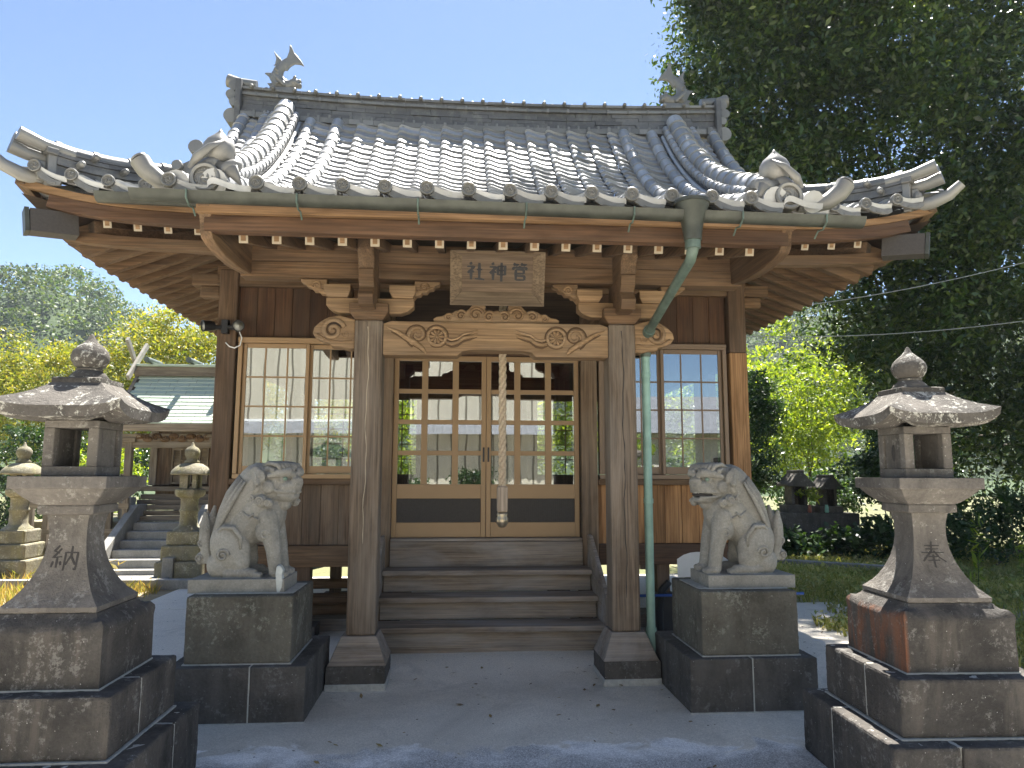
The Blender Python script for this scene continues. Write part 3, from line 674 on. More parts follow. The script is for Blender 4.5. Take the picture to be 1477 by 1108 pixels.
for s in (-1, 1):
    b = MB(); y = BY-.0005; U = (s,0,0); V = (0,0,1)
    b.spiral((s*.60,y,2.545), U, V, .098, .030, -1.2, 1.2, .010, 26, .6); b.spiral((s*.455,y,2.535), U, V, .052, .050, .3, 1.0, .008, 26, .9); b.spiral((s*.455,y,2.535), U, V, .088, .085, .3, .8, .007, 26, .5)
    b.tube([(s*.80,y,2.565),(s*.74,y,2.535),(s*.66,y,2.485),(s*.60,y,2.45),(s*.54,y,2.405)], [.004,.009,.011,.009,.003], 7)
    b.tube([(s*.395,y,2.476),(s*.345,y,2.456),(s*.30,y,2.465),(s*.255,y,2.50),(s*.20,y,2.516),(s*.15,y,2.535)], [.003,.009,.009,.009,.007,.002], 7)
    b.tube([(s*.395,y,2.515),(s*.345,y,2.496),(s*.30,y,2.505),(s*.255,y,2.54),(s*.20,y,2.553)], [.003,.006,.006,.006,.002], 7)
    b.v = [(x, BY+(q-BY)*.25 if q < BY else q, z) for x, q, z in b.v]; b.build('groove_shade', M['grooveshade'], TB, smooth=True)  # thin dark strips, shade of the cuts put into their colour
# cloud-scroll noses of the tie beam outside the posts
for s in (-1, 1):
    pl = [(1.07,2.66),(1.12,2.672),(1.19,2.69),(1.27,2.675),(1.33,2.64),(1.375,2.595),(1.385,2.55),(1.36,2.515),(1.305,2.49),(1.25,2.475),(1.25,2.455),(1.18,2.45),(1.12,2.435),(1.07,2.44)]
    b = MB(); b.prism([(s*x, z) for x, z in pl], (0,.12,0), (1,0,0), (0,0,1), (0,.14,0)); o = b.build('scroll_nose', M['carve'], HALL, bevel=.008)
    b = MB(); b.spiral((s*1.235,.119,2.575), (s,0,0), (0,0,1), .088, .018, 2.9, -1.5, .019, 30, .7); b.tube([(s*1.09,.119,2.50),(s*1.17,.119,2.485),(s*1.28,.119,2.50),(s*1.35,.119,2.545)], .007, 6)
    b.spiral((s*1.14,.119,2.545), (s,0,0), (0,0,1), .03, .008, 0, -1.3, .007, 16)
    c = b.build('relief_carving', M['carve'], o, smooth=True)
    b = MB(); b.spiral((s*1.235,.1195,2.575), (s,0,0), (0,0,1), .062, .008, 2.9, -1.2, .009, 24, .6); b.v = [(x, .12+(q-.12)*.3 if q < .12 else q, z) for x, q, z in b.v]; b.build('groove_shade', M['grooveshade'], o, smooth=True)  # dark spiral strip painted as shade inside the scroll
    b = MB(); b.tube([(s*1.235+s*math.cos(a)*.062,.1185,2.575+math.sin(a)*.062) for a in np.linspace(.5,2.7,10)], [.004,.012,.016,.018,.018,.018,.016,.013,.009,.003], 7, sx=.3); c = b.build('hollow_shade', M['carvedark'], o, smooth=True)  # raised dark tube; the hollow's shade is put into its colour
    # bracket set on the post head
    b = MB(); b.sq([(.105,2.655),(.115,2.67),(.145,2.705),(.145,2.775)], (s*.965,.195,0)); b.build('bearing_block', M['beamX'], HALL, bevel=.005)
    b = MB(); X = s*.965
    b.prism([(-.33,2.83),(-.33,2.77),(-.29,2.735),(-.23,2.715),(.23,2.715),(.29,2.735),(.33,2.77),(.33,2.83)], (X,.135,0), (1,0,0), (0,0,1), (0,.12,0)); b.build('bracket_arm', M['carve'], HALL, bevel=.005)
    for k in (-1, 1):
        b = MB(); b.sq([(.075,2.832),(.085,2.85),(.10,2.875),(.10,2.925)], (X+k*.245,.195,0)); b.build('bracket_block', M['carve'], HALL, bevel=.004)
        # carved foliage wing under the purlin
        xx = X+k*.33; pl = [(0,2.975),(0,2.86),(k*.05,2.865),(k*.06,2.885),(k*.10,2.885),(k*.115,2.91),(k*.15,2.915),(k*.16,2.94),(k*.195,2.95),(k*.20,2.975)]
        b = MB(); b.prism(pl, (xx,.15,0), (1,0,0), (0,0,1), (0,.09,0)); o = b.build('carved_wing', M['carve'], HALL, bevel=.006)
        b = MB(); b.spiral((xx+k*.075,.149,2.925), (k,0,0), (0,0,1), .035, .008, 0, 1.4, .011, 18); b.tube([(xx+k*.02,.149,2.90),(xx+k*.08,.149,2.90),(xx+k*.14,.149,2.93)], .005, 6)
        c = b.build('relief_carving', M['carve'], o, smooth=True)
    b = MB(); pl = [(-.13,2.72),(-.16,2.79),(-.10,2.86),(-.14,2.90),(-.16,2.98),(-.10,3.0),(.3,3.0),(.3,2.72)]
    b.prism(pl, (X-.055,.0,0), (0,1,0), (0,0,1), (.11,0,0)); b.build('bracket_nose', M['beamX'], HALL, bevel=.008)
    b = MB(); pl = [(-.24,3.24),(-.22,3.10),(-.17,3.06),(-.15,2.985),(-.05,2.97),(.2,2.97),(.2,3.26)]
    b.prism(pl, (X-.06,0,0), (0,1,0), (0,0,1), (.12,0,0)); b.build('bracket_nose', M['beamY'], HALL, bevel=.012)
    # curved tie from post to hall
    b = MB(); P = [(X, y, 2.70+.25*math.sin((y-.3)/1.35*math.pi/2)) for y in np.linspace(.3,1.65,8)]
    for p, q in zip(P, P[1:]): b.beam(p, q, .12, .2)
    b.build('curved_tie', M['beamY'], HALL)
b = MB(); b.box(-1.935, 1.935, .12, .27, 2.98, 3.10); b.build('eave_purlin', M['beamX'], HALL, bevel=.005)
b = MB(); b.box(-1.92, 1.92, .125, .265, 3.103, 3.25); b.build('eave_purlin', M['beamX'], HALL, bevel=.004)
# cloud-shaped frog-leg strut over the tie beam
pl = [(-.48,2.652),(-.485,2.68),(-.46,2.695),(-.42,2.70),(-.38,2.725),(-.34,2.728),(-.315,2.745),(-.27,2.755),(-.235,2.745),(-.215,2.76),(-.18,2.80),(-.12,2.805),(-.085,2.785),(-.09,2.755),(-.05,2.74),(0,2.752),(.05,2.74),(.09,2.755),(.085,2.785),(.12,2.805),(.18,2.80),(.215,2.76),(.235,2.745),(.27,2.755),(.315,2.745),(.34,2.728),(.38,2.725),(.42,2.70),(.46,2.695),(.485,2.68),(.48,2.652)]
b = MB(); b.prism(pl, (0,.13,0), (1,0,0), (0,0,1), (0,.07,0)); FL = b.build('cloud_strut', M['carve'], HALL, bevel=.006)
for s in (-1, 1):
    b = MB()
    for cx_, cz_, r_, a_ in ((.275,2.705,.045,2.6),(.16,2.715,.06,2.9),(.06,2.70,.045,2.5),(.37,2.69,.03,2.6)):
        b.spiral((s*cx_,.129,cz_), (s,0,0), (0,0,1), r_, .008, a_, -1.35, .011, 22)
    b.build('relief_carving', M['carve'], FL, smooth=True)
for s in (-1, 1):
    b = MB()
    for cx_, cz_, r_, a_ in ((.275,2.705,.045,2.6),(.16,2.715,.06,2.9),(.06,2.70,.045,2.5),(.37,2.69,.03,2.6)): b.spiral((s*cx_,.1297,cz_), (s,0,0), (0,0,1), r_-.014, .004, a_, -1.2, .006, 20, .6)
    b.v = [(x, .13+(q-.13)*.3 if q < .13 else q, z) for x, q, z in b.v]; g_ = b.build('groove_shade', M['grooveshade'], FL, smooth=True)  # dark strips painted as shade along the cloud spirals
# ---------------------------------------------------------------- hall body
WY = 1.65
for s in (-1, 1):
    if s < 0:
        b = MB(); b.box(-2.59,-2.41, WY, WY+.18, .12, 3.46); b.build('corner_post', M['post'], HALL, bevel=.012)
    else:
        b = MB(); b.box(2.42,2.60, WY, WY+.18, 2.72, 3.46); b.build('corner_post', M['post'], HALL, bevel=.012)
        b = MB(); b.box(2.42,2.60, WY, WY+.18, .12, 2.718); tag(b.build('corner_post', M['postnew'], HALL, bevel=.012), 'pale orange unweathered lower length of the corner post')
    b = MB(); b.box(s*2.41, s*2.59, 5.37, 5.55, .12, 3.46); b.build('corner_post', M['post'], HALL)
    b = MB(); b.box(s*.91, s*1.07, WY, WY+.16, .55, 3.2); b.build('door_post', M['post2'], HALL, bevel=.01)
    # beam noses on the corner posts
    b = MB(); b.box(s*2.595, s*2.86, WY+.02, WY+.16, 3.30, 3.42); b.box(s*2.595, s*2.78, WY+.03, WY+.15, 3.19, 3.298); b.build('beam_nose', M['beamX'], HALL, bevel=.015)
    # boarded walls
    def boards(name, x0, x1, y, z0, z1, mat, pw=.17):
        b = MB(); n = max(1, int(round(abs(x1-x0)/pw)))
        for k in range(n):
            a, c = x0+(x1-x0)*k/n, x0+(x1-x0)*(k+1)/n; d = .0015*(1 if c > a else -1); b.box(a+d, c-d, y+(.002 if k % 2 else 0), y+.02, z0, z1)
        return b.build(name, mat, HALL, bevel=.002, seg=1)
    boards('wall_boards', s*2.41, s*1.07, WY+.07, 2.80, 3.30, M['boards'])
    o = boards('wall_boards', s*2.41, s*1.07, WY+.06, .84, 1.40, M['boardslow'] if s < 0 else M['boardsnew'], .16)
    if s > 0: tag(o, 'pale orange boards under the right-hand window')
    b = MB(); b.box(s*2.41, s*1.07, WY-.0, WY+.10, .645, .838); b.build('sill_beam', M['beamX'] if s < 0 else M['darkX'], HALL, bevel=.006)
    b = MB(); b.box(s*2.41, s*1.07, WY-.005, WY+.12, 1.402, 1.455); b.build('window_ledge', M['beamX'], HALL, bevel=.005)
    # sliding windows
    FM = M['frame'] if s < 0 else M['framedark']
    b = MB(); x0, x1 = s*2.385, s*1.09
    b.box(x0, x1, WY+.0, WY+.10, 1.457, 1.50); b.box(x0, x1, WY, WY+.10, 2.745, 2.80); b.box(x0, x0-s*.04, WY+.001, WY+.099, 1.502, 2.743); b.box(x1, x1+s*.04, WY+.001, WY+.099, 1.502, 2.743)
    b.box(x0-s*.0, x1, WY-.012, WY-.001, 2.765, 2.795)
    WN = b.build('window', FM, HALL, bevel=.004)
    for k in range(2):
        a = s*(2.34-.615*k); c = s*(1.72-.59*k); yy = WY+.03+.035*k
        b = MB(); b.box(a, a-s*.032, yy, yy+.025, 1.503, 2.742); b.box(c+s*.032, c, yy, yy+.025, 1.503, 2.742)
        b.box(a-s*.034, c+s*.034, yy, yy+.025, 1.503, 1.575); b.box(a-s*.034, c+s*.034, yy, yy+.025, 2.70, 2.742)
        for q in (1, 2): xm = a+(c-a)*q/3; b.box(xm-.007, xm+.007, yy+.004, yy+.018, 1.577, 2.698)
        for q in (1, 2, 3): zm = 1.575+(2.70-1.575)*q/4; b.box(a-s*.034, c+s*.034, yy+.006, yy+.016, zm-.008, zm+.008)
        o = b.build('sash', FM, WN, bevel=.002, seg=1)
        b = MB(); b.box(a-s*.03, c+s*.03, yy+.009, yy+.013, 1.57, 2.705); o = b.build('pane', M['glass'], WN)
    # side and back walls with window openings
    def bx(name, mat, *q): b = MB(); b.box(*q); return b.build(name, mat, HALL)
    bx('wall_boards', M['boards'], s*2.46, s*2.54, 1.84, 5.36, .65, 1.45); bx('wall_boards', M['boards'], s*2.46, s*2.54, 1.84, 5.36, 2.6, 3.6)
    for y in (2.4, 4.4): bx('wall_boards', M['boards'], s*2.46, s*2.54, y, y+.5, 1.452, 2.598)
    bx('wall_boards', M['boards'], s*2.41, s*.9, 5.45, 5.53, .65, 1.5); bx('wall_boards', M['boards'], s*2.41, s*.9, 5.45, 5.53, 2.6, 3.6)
    b = MB()
    for k in range(1, 7): x = s*(.9+k*1.5/7); b.box(x-.008, x+.008, 5.48, 5.5, 1.502, 2.598)
    for k in range(1, 5): z = 1.5+k*1.1/5; b.box(s*.9, s*2.41, 5.482, 5.498, z-.008, z+.008)
    b.build('rear_lattice', M['framedark'], HALL)
bx('wall_boards', M['boards'], -.9, .9, 5.45, 5.53, .65, 3.6)
b = MB(); b.box(-2.4, 2.4, 1.86, 5.44, .76, .84); b.build('floor', M['beamX'], HALL)
b = MB(); b.box(-2.62, 2.62, WY+.02, WY+.16, 3.302, 3.50); b.build('wall_plate', M['beamX'], HALL, bevel=.006)
b = MB(); b.box(-.905, .905, WY-.01, WY+.10, 2.655, 2.72); b.build('door_head', M['darkX'], HALL, bevel=.004)
b = MB(); b.box(-.905, .905, WY+.03, WY+.07, 2.722, 3.30); TR = b.build('transom_board', M['carvedark'], HALL)
b = MB()
for s in (-1, 1):
    for cx_, r_ in ((.78,.06),(.62,.05),(.47,.045)): b.spiral((s*cx_, WY+.029, 2.86), (s,0,0), (0,0,1), r_, .01, .5, 1.4, .009, 20)
    b.tube([(s*.36,WY+.029,2.80),(s*.33,WY+.029,2.87),(s*.30,WY+.029,2.92)], [.004,.012,.004], 6)
c = b.build('relief_carving', M['boards'], TR, smooth=True)
bx('door_curtain', plain('dark_red_cloth', (.10,.018,.012), .9), -.9, .9, 2.3, 2.33, 2.36, 2.66)
# sliding doors
for k in range(2):
    x0, x1 = (-.908, -.016) if k == 0 else (-.012, .895); y = WY+.05+.0*k
    b = MB(); T = .045
    b.box(x0, x0+T, y, y+T, .905, 2.65); b.box(x1-T, x1, y, y+T, .905, 2.65)
    a, c = x0+T+.001, x1-T-.001
    for z0, z1 in ((.905,1.045),(1.27,1.405),(2.60,2.65)): b.box(a, c, y+.002, y+T-.002, z0, z1)
    for q in (1, 2): xm = x0+(x1-x0)*q/3; b.box(xm-.030, xm+.030, y+.004, y+T-.004, 1.406, 2.599)
    for q in (1, 2, 3): zm = 1.405+(2.60-1.405)*q/4; b.box(a, c, y+.008, y+T-.006, zm-.022, zm+.022)
    D = b.build('sliding_door', M['frame'], HALL, bevel=.003)
    b = MB(); b.box(a, c, y+.020, y+.030, 1.046, 1.269)
    for i in range(40): xx = a+(c-a)*(i+.5)/40; b.box(xx-.004, xx+.004, y+.014, y+.0195, 1.048, 1.267)
    for i in range(12): zz = 1.05+i*.0195; b.box(a, c, y+.0155, y+.0185, zz, zz+.004)
    o = b.build('panel', M['lattice'], D)
    b = MB(); b.box(a, c, y+.026, y+.031, 1.40, 2.605); o = b.build('pane', M['glass'], D)
    b = MB(); hx = x1-.030 if k == 0 else x0+.012; b.box(hx, hx+.018, y-.004, y+.001, 1.62, 1.76); o = b.build('handle', M['iron'], D, bevel=.002)
b = MB(); b.box(-.905, .905, WY-.03, WY+.12, .875, .903); b.build('door_sill', M['step'], HALL, bevel=.004)
# steps
ST = [(.265, .78), (.455, 1.06), (.645, 1.33)]
zprev, yprev = 0.03, .93
for i, (z, y) in enumerate(ST):
    b = MB(); b.box(-.935+.0*i, .935, y+.06, y+.085, zprev, z-.048); b.build('riser', M['step'], HALL, bevel=.003)
    b = MB(); b.box(-.945, .945, y, y+.31, z-.045, z); b.build('tread', M['step'], HALL, bevel=.006); zprev = z+.001
b = MB(); b.box(-.905, .905, 1.60, 1.64, .646, .872); b.build('riser', M['step'], HALL, bevel=.003)
for s in (-1, 1):
    b = MB(); b.prism([(.52,.18),(.52,.36),(1.50,.935),(1.60,.935),(1.60,.62),(.80,.06),(.62,.06)], (s*.948,0,0), (0,1,0), (0,0,1), (s*.035,0,0)); b.build('stringer', M['step'], HALL, bevel=.005)
# foundation under the floor
for x in (-2.5,-1.7,-.95,.95,1.7,2.5):
    bx('foundation_stone', M['slabst'], x-.13, x+.13, WY-.04, WY+.22, -.02, .12)
    if abs(x) < 2.4: bx('floor_post', M['post'], x-.06, x+.06, WY+.03, WY+.15, .121, .643)
    bx('foundation_stone', M['slabst'], x-.13, x+.13, 3.4, 3.66, -.02, .12); bx('floor_post', M['post'], x-.06, x+.06, 3.47, 3.59, .121, .75)
# ================================================================ THINGS ON AND AROUND THE HALL
def glyphs(txt, size, extrude=.002):
    cu = bpy.data.curves.new('lettering', 'FONT'); cu.body = txt; cu.size = size; cu.align_x = 'CENTER'; cu.align_y = 'CENTER'; cu.extrude = extrude; cu.offset = size*.006
    o = bpy.data.objects.new('lettering', cu); col.objects.link(o); dg = bpy.context.evaluated_depsgraph_get()
    me = bpy.data.meshes.new_from_object(o.evaluated_get(dg)); bpy.data.objects.remove(o); return me
def brush(b, strokes, o, u, v, s, n, wd=.055, map_=None):
    """brush strokes given as polylines in a unit square, swelling and tapering like ink; laid on the plane o,u,v"""
    o, u, v, n = Vector(o), Vector(u), Vector(v), Vector(n)
    for st in strokes:
        pts = [Vector((x-.5, y-.5)) for x, y in st]; P = []
        for p, q in zip(pts, pts[1:]):
            for k in range(6): P.append(p.lerp(q, k/6))
        P.append(pts[-1]); m = len(P); Lf, Rt = [], []
        for i, p in enumerate(P):
            d = P[min(i+1,m-1)]-P[max(i-1,0)]
            if d.length < 1e-6: d = Vector((1,0))
            d.normalize(); nn = Vector((-d.y, d.x)); t = i/(m-1)
            horiz = abs(d.x) > abs(d.y); w0 = wd*(.62 if horiz else 1.0)*(1.12-.42*abs(2*t-.85)+(.22 if t > .9 else 0)); w0 *= .5
            Lf.append(p+nn*w0); Rt.append(p-nn*w0)
        vs = []
        for h in (0, 1):
            for q in Lf+Rt:
                w_ = o+u*(q.x*s)+v*(q.y*s)
                if map_: w_ = map_(w_, h)
                else: w_ = w_+n*(.004*h-.001)
                vs.append(w_)
        K = 2*m; fs = []
        for i in range(m-1):
            fs += [(K+i, K+m+i, K+m+i+1, K+i+1), (i, i+1, m+i+1, m+i), (i, K+i, K+i+1, i+1), (m+i, m+i+1, K+m+i+1, K+m+i)]
        fs += [(0, m, K+m, K), (m-1, K+m-1, K+2*m-1, 2*m-1)]
        b.add(vs, fs)
KAN = [[(.25,.97),(.16,.84)],[(.2,.9),(.45,.9)],[(.32,.9),(.37,.82)],[(.66,.97),(.57,.84)],[(.6,.9),(.9,.9)],[(.74,.9),(.79,.82)],[(.5,.82),(.5,.73)],[(.12,.60),(.14,.73),(.88,.73),(.84,.60)],
       [(.28,.62),(.28,.05)],[(.28,.62),(.72,.62),(.72,.40)],[(.28,.40),(.72,.40)],[(.28,.27),(.76,.27),(.76,.05)],[(.28,.05),(.76,.05)]]
JIN = [[(.2,.97),(.28,.85)],[(.05,.74),(.42,.74),(.08,.38)],[(.25,.58),(.25,.02)],[(.3,.52),(.42,.42)],[(.52,.78),(.52,.30)],[(.52,.78),(.92,.78),(.92,.30)],[(.52,.55),(.92,.55)],[(.52,.32),(.92,.32)],[(.72,.98),(.72,-.06)]]
SHA = [[(.2,.97),(.28,.85)],[(.03,.74),(.42,.74),(.06,.38)],[(.25,.58),(.25,.02)],[(.3,.52),(.42,.42)],[(.56,.58),(.88,.58)],[(.71,.95),(.71,.07)],[(.46,.07),(.80,.06),(1.0,.02)]]
HO = [[(.2,.80),(.8,.80)],[(.24,.67),(.76,.67)],[(.05,.53),(.95,.53)],[(.5,.96),(.46,.6),(.06,.2)],[(.55,.6),(.72,.36),(.98,.18)],[(.32,.38),(.68,.38)],[(.26,.24),(.74,.24)],[(.5,.46),(.5,-.02)]]
NO = [[(.28,.97),(.12,.78),(.3,.70)],[(.36,.86),(.1,.55),(.4,.58)],[(.25,.55),(.25,.2)],[(.12,.42),(.08,.22)],[(.36,.42),(.40,.28)],[(.52,.10),(.52,.72),(.94,.72),(.94,.12),(.86,.16)],[(.73,.95),(.72,.62),(.56,.30)],[(.73,.58),(.90,.30)]]
# ---- name board
PL = thing('name_board', 'wide wooden name board lettered in black hanging tilted under the porch eave', 'sign', (-.01, -.02, 2.76))
Mt = Matrix.Rotation(R(14), 4, 'X')
PB = M['beamX']; PB2 = wood('name_board_wood', (.075,.05,.032), (.20,.14,.092), 'X', (.17,.135,.1), .4, ring=6)
b = MB(); b.box(-.265,.265,-.012,.02,.098,.364); b.build('panel', PB2, PL)
W2, H2, wi, hi0, hi1 = .348, .40, .262, .10, .362
b = MB()
o_ = [(-W2,0),(W2,0),(W2,H2),(-W2,H2)]; i_ = [(-wi,hi0),(wi,hi0),(wi,hi1),(-wi,hi1)]
for k in range(4):
    a, c = o_[k], o_[(k+1)%4]; d, e = i_[(k+1)%4], i_[k]
    q = [(a[0],-.06,a[1]),(c[0],-.06,c[1]),(d[0],-.014,d[1]),(e[0],-.014,e[1])]; p2 = [(x,y+.045 if j < 2 else y+.03,z) for j,(x,y,z) in enumerate(q)]
    b.add(q+p2, [(0,1,2,3),(7,6,5,4),(0,4,5,1),(1,5,6,2),(2,6,7,3),(3,7,4,0)])
b.build('frame', wood('name_frame_wood', (.10,.07,.045), (.235,.175,.115), 'X', ring=7), PL, bevel=.003)
for st, x in ((SHA,-.162),(JIN,.0),(KAN,.165)): b = MB(); brush(b, st, (x,-.0125,.250), (1,0,0), (0,0,1), .132, (0,-1,0), .165); b.build('character', M['ink'], PL)
for ch in PL.children: ch.matrix_parent_inverse = Matrix(); 
PL.rotation_euler.x = R(19); PL.location = (-.01, -.035, 2.755)
for ch in PL.children: ch.data.update()
# ---- bell rope
RP = thing('bell_rope', 'thick twisted pale rope with wooden grip box and brass end hanging before the doors', 'rope', (.07, .5, 1.08))
ropem = plain('rope_fibre', (.46,.37,.26), .9, 0, .25, 60, .4)
b = MB()
for k in range(3):
    P = []
    for i in range(150):
        z = 1.40+i*.0104; a = z*32+k*2.094; P.append((.07+math.cos(a)*.0165, .5+math.sin(a)*.0165, z))
    b.tube(P, .0165, 8)
b.build('strands', ropem, RP, smooth=True)
b = MB(); b.sq([(.036,1.205),(.042,1.21),(.042,1.40),(.030,1.41)], (.07,.5,0)); b.build('grip_box', wood('pale_grip_wood', (.25,.2,.15), (.45,.37,.29), 'Z', ring=14), RP, bevel=.008)
b = MB(); b.lathe([(.004,1.20),(.040,1.20),(.044,1.185),(.04,1.17),(.047,1.155),(.048,1.135),(.04,1.105),(.022,1.085),(.004,1.082)], 20, (.07,.5,0)); b.build('brass_end', plain('tarnished_brass', (.42,.35,.25), .3, .8, .2, 20), RP, smooth=True)
# ---- floodlights on the left corner post
FLD = thing('floodlight', 'pair of small black spotlights clamped to the left corner post with a looping cable', 'lamp', (-2.5, 1.6, 2.8))
b = MB(); b.box(-2.62,-2.40,1.605,1.645,2.86,2.90); b.box(-2.53,-2.47,1.58,1.648,2.82,2.95); b.cap((-2.60,1.56,2.87),(-2.52,1.60,2.88),.018,.018); b.cap((-2.38,1.54,2.88),(-2.47,1.60,2.88),.018,.018); b.build('bracket', M['iron'], FLD, bevel=.003)
for x, d in ((-2.63,(-.75,-.6,-.15)),(-2.36,(.25,-.95,-.1))):
    b = MB(); q = Vector(d).to_track_quat('Z','Y').to_matrix(); b.lathe([(.02,-.05),(.042,-.045),(.05,.0),(.052,.05),(.056,.052),(.056,.06),(.048,.06),(.046,.05)], 18, (x,1.55,2.88), q); b.build('lamp_head', M['iron'], FLD, angle=50)
    b = MB(); b.lathe([(.004,.05),(.03,.047),(.047,.052)], 18, (x,1.55,2.88), q); b.build('lens', plain('lamp_lens', (.6,.6,.55), .15), FLD, smooth=True)
b = MB(); b.tube([(-2.37,1.60,2.85),(-2.345,1.62,2.78),(-2.36,1.62,2.71),(-2.41,1.62,2.685),(-2.46,1.63,2.70),(-2.50,1.64,2.74)], .006, 6); b.build('cable', M['white'], FLD, smooth=True)
# ================================================================ KOMAINU
def komainu(name, label, s, X, mouth, grp):
    T = thing(name, label, 'statue', (X, -.26, .745), grp)
    b = MB(); dt = MB(); hdd = MB()
    # plinth
    b.box(-.30,.30,-.19,.19,.0,.085)
    z = .085
    def P(x, y, h): return (x, y, h+z)
    # haunches, trunk, chest
    for k in (-1, 1):
        b.ell(P(-.085,.095*k,.205), (.135,.075,.185), (0,R(-22),0)); b.ell(P(-.145,.085*k,.085), (.10,.07,.10)); b.ell(P(-.04,.105*k,.14), (.09,.055,.12), (0,R(-35),0))
        b.cap(P(-.09,.105*k,.035), P(.085,.12*k,.030), .045, .036)
        for t in range(3): b.ell(P(.115,.12*k+(t-1)*.026,.020), (.036,.015,.022), n=10)
        b.cap(P(.160,.085*k,.42), P(.215,.10*k,.20), .078, .056); b.cap(P(.215,.10*k,.20), P(.240,.10*k,.04), .054, .048); b.ell(P(.25,.10*k,.03), (.060,.056,.034))
        for t in range(3): b.ell(P(.295,.10*k+(t-1)*.032,.022), (.03,.017,.024), n=10)
        b.ell(P(.15,.11*k,.33), (.06,.04,.085), (0,R(12),0))
    b.ell(P(-.10,0,.22), (.13,.115,.20)); b.cap(P(-.08,0,.27), P(.10,0,.50), .135, .15); b.ell(P(.15,0,.45), (.125,.13,.17)); b.ell(P(.08,0,.33), (.10,.105,.10))
    # mane falling down the back
    b.cap(P(.07,0,.66), P(-.10,0,.42), .15, .115); b.cap(P(-.10,0,.42), P(-.165,0,.27), .11, .085)
    for k in range(13):
        a = -1.35+2.7*k/12; y0, y1 = .152*math.sin(a), .122*math.sin(a); c = math.cos(a)
        dt.tube([P(.03-.09*c,y0*1.02,.66+.06*c), P(-.045-.092*c,y0*1.0,.535+.06*c), P(-.12-.062*c,y1*1.05,.41+.06*c), P(-.175-.04*c,y1*.95,.30+.03*c), P(-.20-.045*c,y1*.8,.25+.02*c)], [.010,.017,.017,.012,.003], 8)
    # head, turned a little towards the visitor
    hd = MB(); ang = R(-24)
    def H(x, y, h): return (x, y, h)
    hd.ell(H(0,0,.0), (.145,.135,.14)); hd.ell(H(-.03,0,-.06), (.13,.14,.12)); hd.ell(H(.10,0,-.03), (.09,.105,.065)); hd.ell(H(.125,0,-.02), (.075,.085,.045))
    hd.ell(H(.170,0,.016), (.036,.056,.030)); hd.cap(H(.10,0,.05), H(.165,0,.02), .03, .03); hd.ell(H(.175,.032,.0), .024, n=10); hd.ell(H(.175,-.032,.0), .024, n=10)
    if mouth:
        hd.ell(H(.085,0,-.125), (.095,.082,.030)); hd.ell(H(.06,0,-.115), (.085,.09,.035))
        for k in (-1,1): hd.tube([H(.165,.03*k,-.062), H(.14,.075*k,-.062), H(.06,.105*k,-.066), H(.02,.115*k,-.085)], [.014,.015,.015,.012], 8); hd.tube([H(.16,.03*k,-.108), H(.135,.066*k,-.108), H(.06,.095*k,-.104), H(.02,.112*k,-.09)], .012, 8)
    else:
        hd.ell(H(.085,0,-.10), (.09,.092,.042))
        for k in (-1,1): hd.tube([H(.175,.02*k,-.066), H(.15,.07*k,-.068), H(.08,.108*k,-.060), H(.045,.118*k,-.045)], [.012,.013,.014,.010], 8); hd.tube([H(.165,.02*k,-.092), H(.14,.066*k,-.095), H(.075,.10*k,-.088)], .011, 8)
    hd.ell(H(.06,0,-.155), (.06,.06,.05))
    # brow and fringe of curls
    for k in (-1,1):
        hd.tube([H(.155,.012*k,.055), H(.145,.06*k,.076), H(.10,.118*k,.070), H(.03,.15*k,.045)], [.024,.036,.032,.016], 10)
        hd.ell(H(.105,.085*k,.022), (.025,.028,.022), n=10)
        hd.ell(H(-.045,.160*k,.045), (.065,.024,.055), (0,R(20),0)); hd.cap(H(-.07,.155*k,.085), H(-.03,.185*k,-.005), .036, .022); hd.ell(H(.02,.130*k,-.03), (.05,.03,.05))
        for (x,h,r) in ((-.070,-.035,.042),(-.095,-.118,.044),(-.010,-.130,.042),(.052,-.145,.031)):
            y = .152-.12*max(0,x)*1.4-.10*max(0,-.05-x); hd.ell(H(x,y*k,h), (r*1.05,r*.7,r*1.05), n=16)
            for q_ in range(3): pass
            hdd.ell(H(x,(y+.010)*k,h), (r*1.08,r*.6,r*1.08), n=18); hdd.spiral(H(x,(y+.008+r*.55)*k,h), (1,0,0), (0,0,1), r*.82, .006, 0, 1.6, .0085, 26, .8)
        hdd.tube([H(.168,.018*k,-.040), H(.150,.070*k,-.046), H(.085,.108*k,-.042)], [.005,.010,.005], 8)
        hdd.ell(H(.192,.022*k,.004), (.010,.013,.010), n=10)
        for q_ in range(4): hdd.tube([H(.15-.03*q_,(.02+.036*q_)*k,.058), H(.155-.03*q_,(.034+.036*q_)*k,.088), H(.12-.03*q_,(.044+.034*q_)*k,.112)], [.013,.020,.005], 8)
        hdd.tube([H(-.07,.176*k,.085), H(-.035,.196*k,.05), H(-.03,.198*k,.0)], [.004,.007,.003], 6)
    hd.ell(H(.0,0,.095), (.135,.12,.055))
    for j in range(9):
        y = -.12+.03*j; xx = .125-.35*y*y*5; hdd.tube([H(xx-.21,y*.7,.10), H(xx-.09,y*.9,.140), H(xx-.01,y,.125), H(xx+.020,y*1.05,.092)], [.008,.017,.018,.010], 8)
    Mh = Matrix.Translation(P(.20,0,.665)) @ Matrix.Rotation(ang, 4, 'Z') @ Matrix.Scale(1.0, 4)
    hd.xform(Mh); b.add(hd.v, hd.f)
    # relief curls on the body
    for (x,h,y,r) in ((-.115,.16,.168,.045),(.165,.30,.150,.034)):
        for k in (-1,1): dt.spiral(P(x,y*k,h), (1,0,0), (0,0,1), r, .008, 0, 1.5, .012, 20, .8)
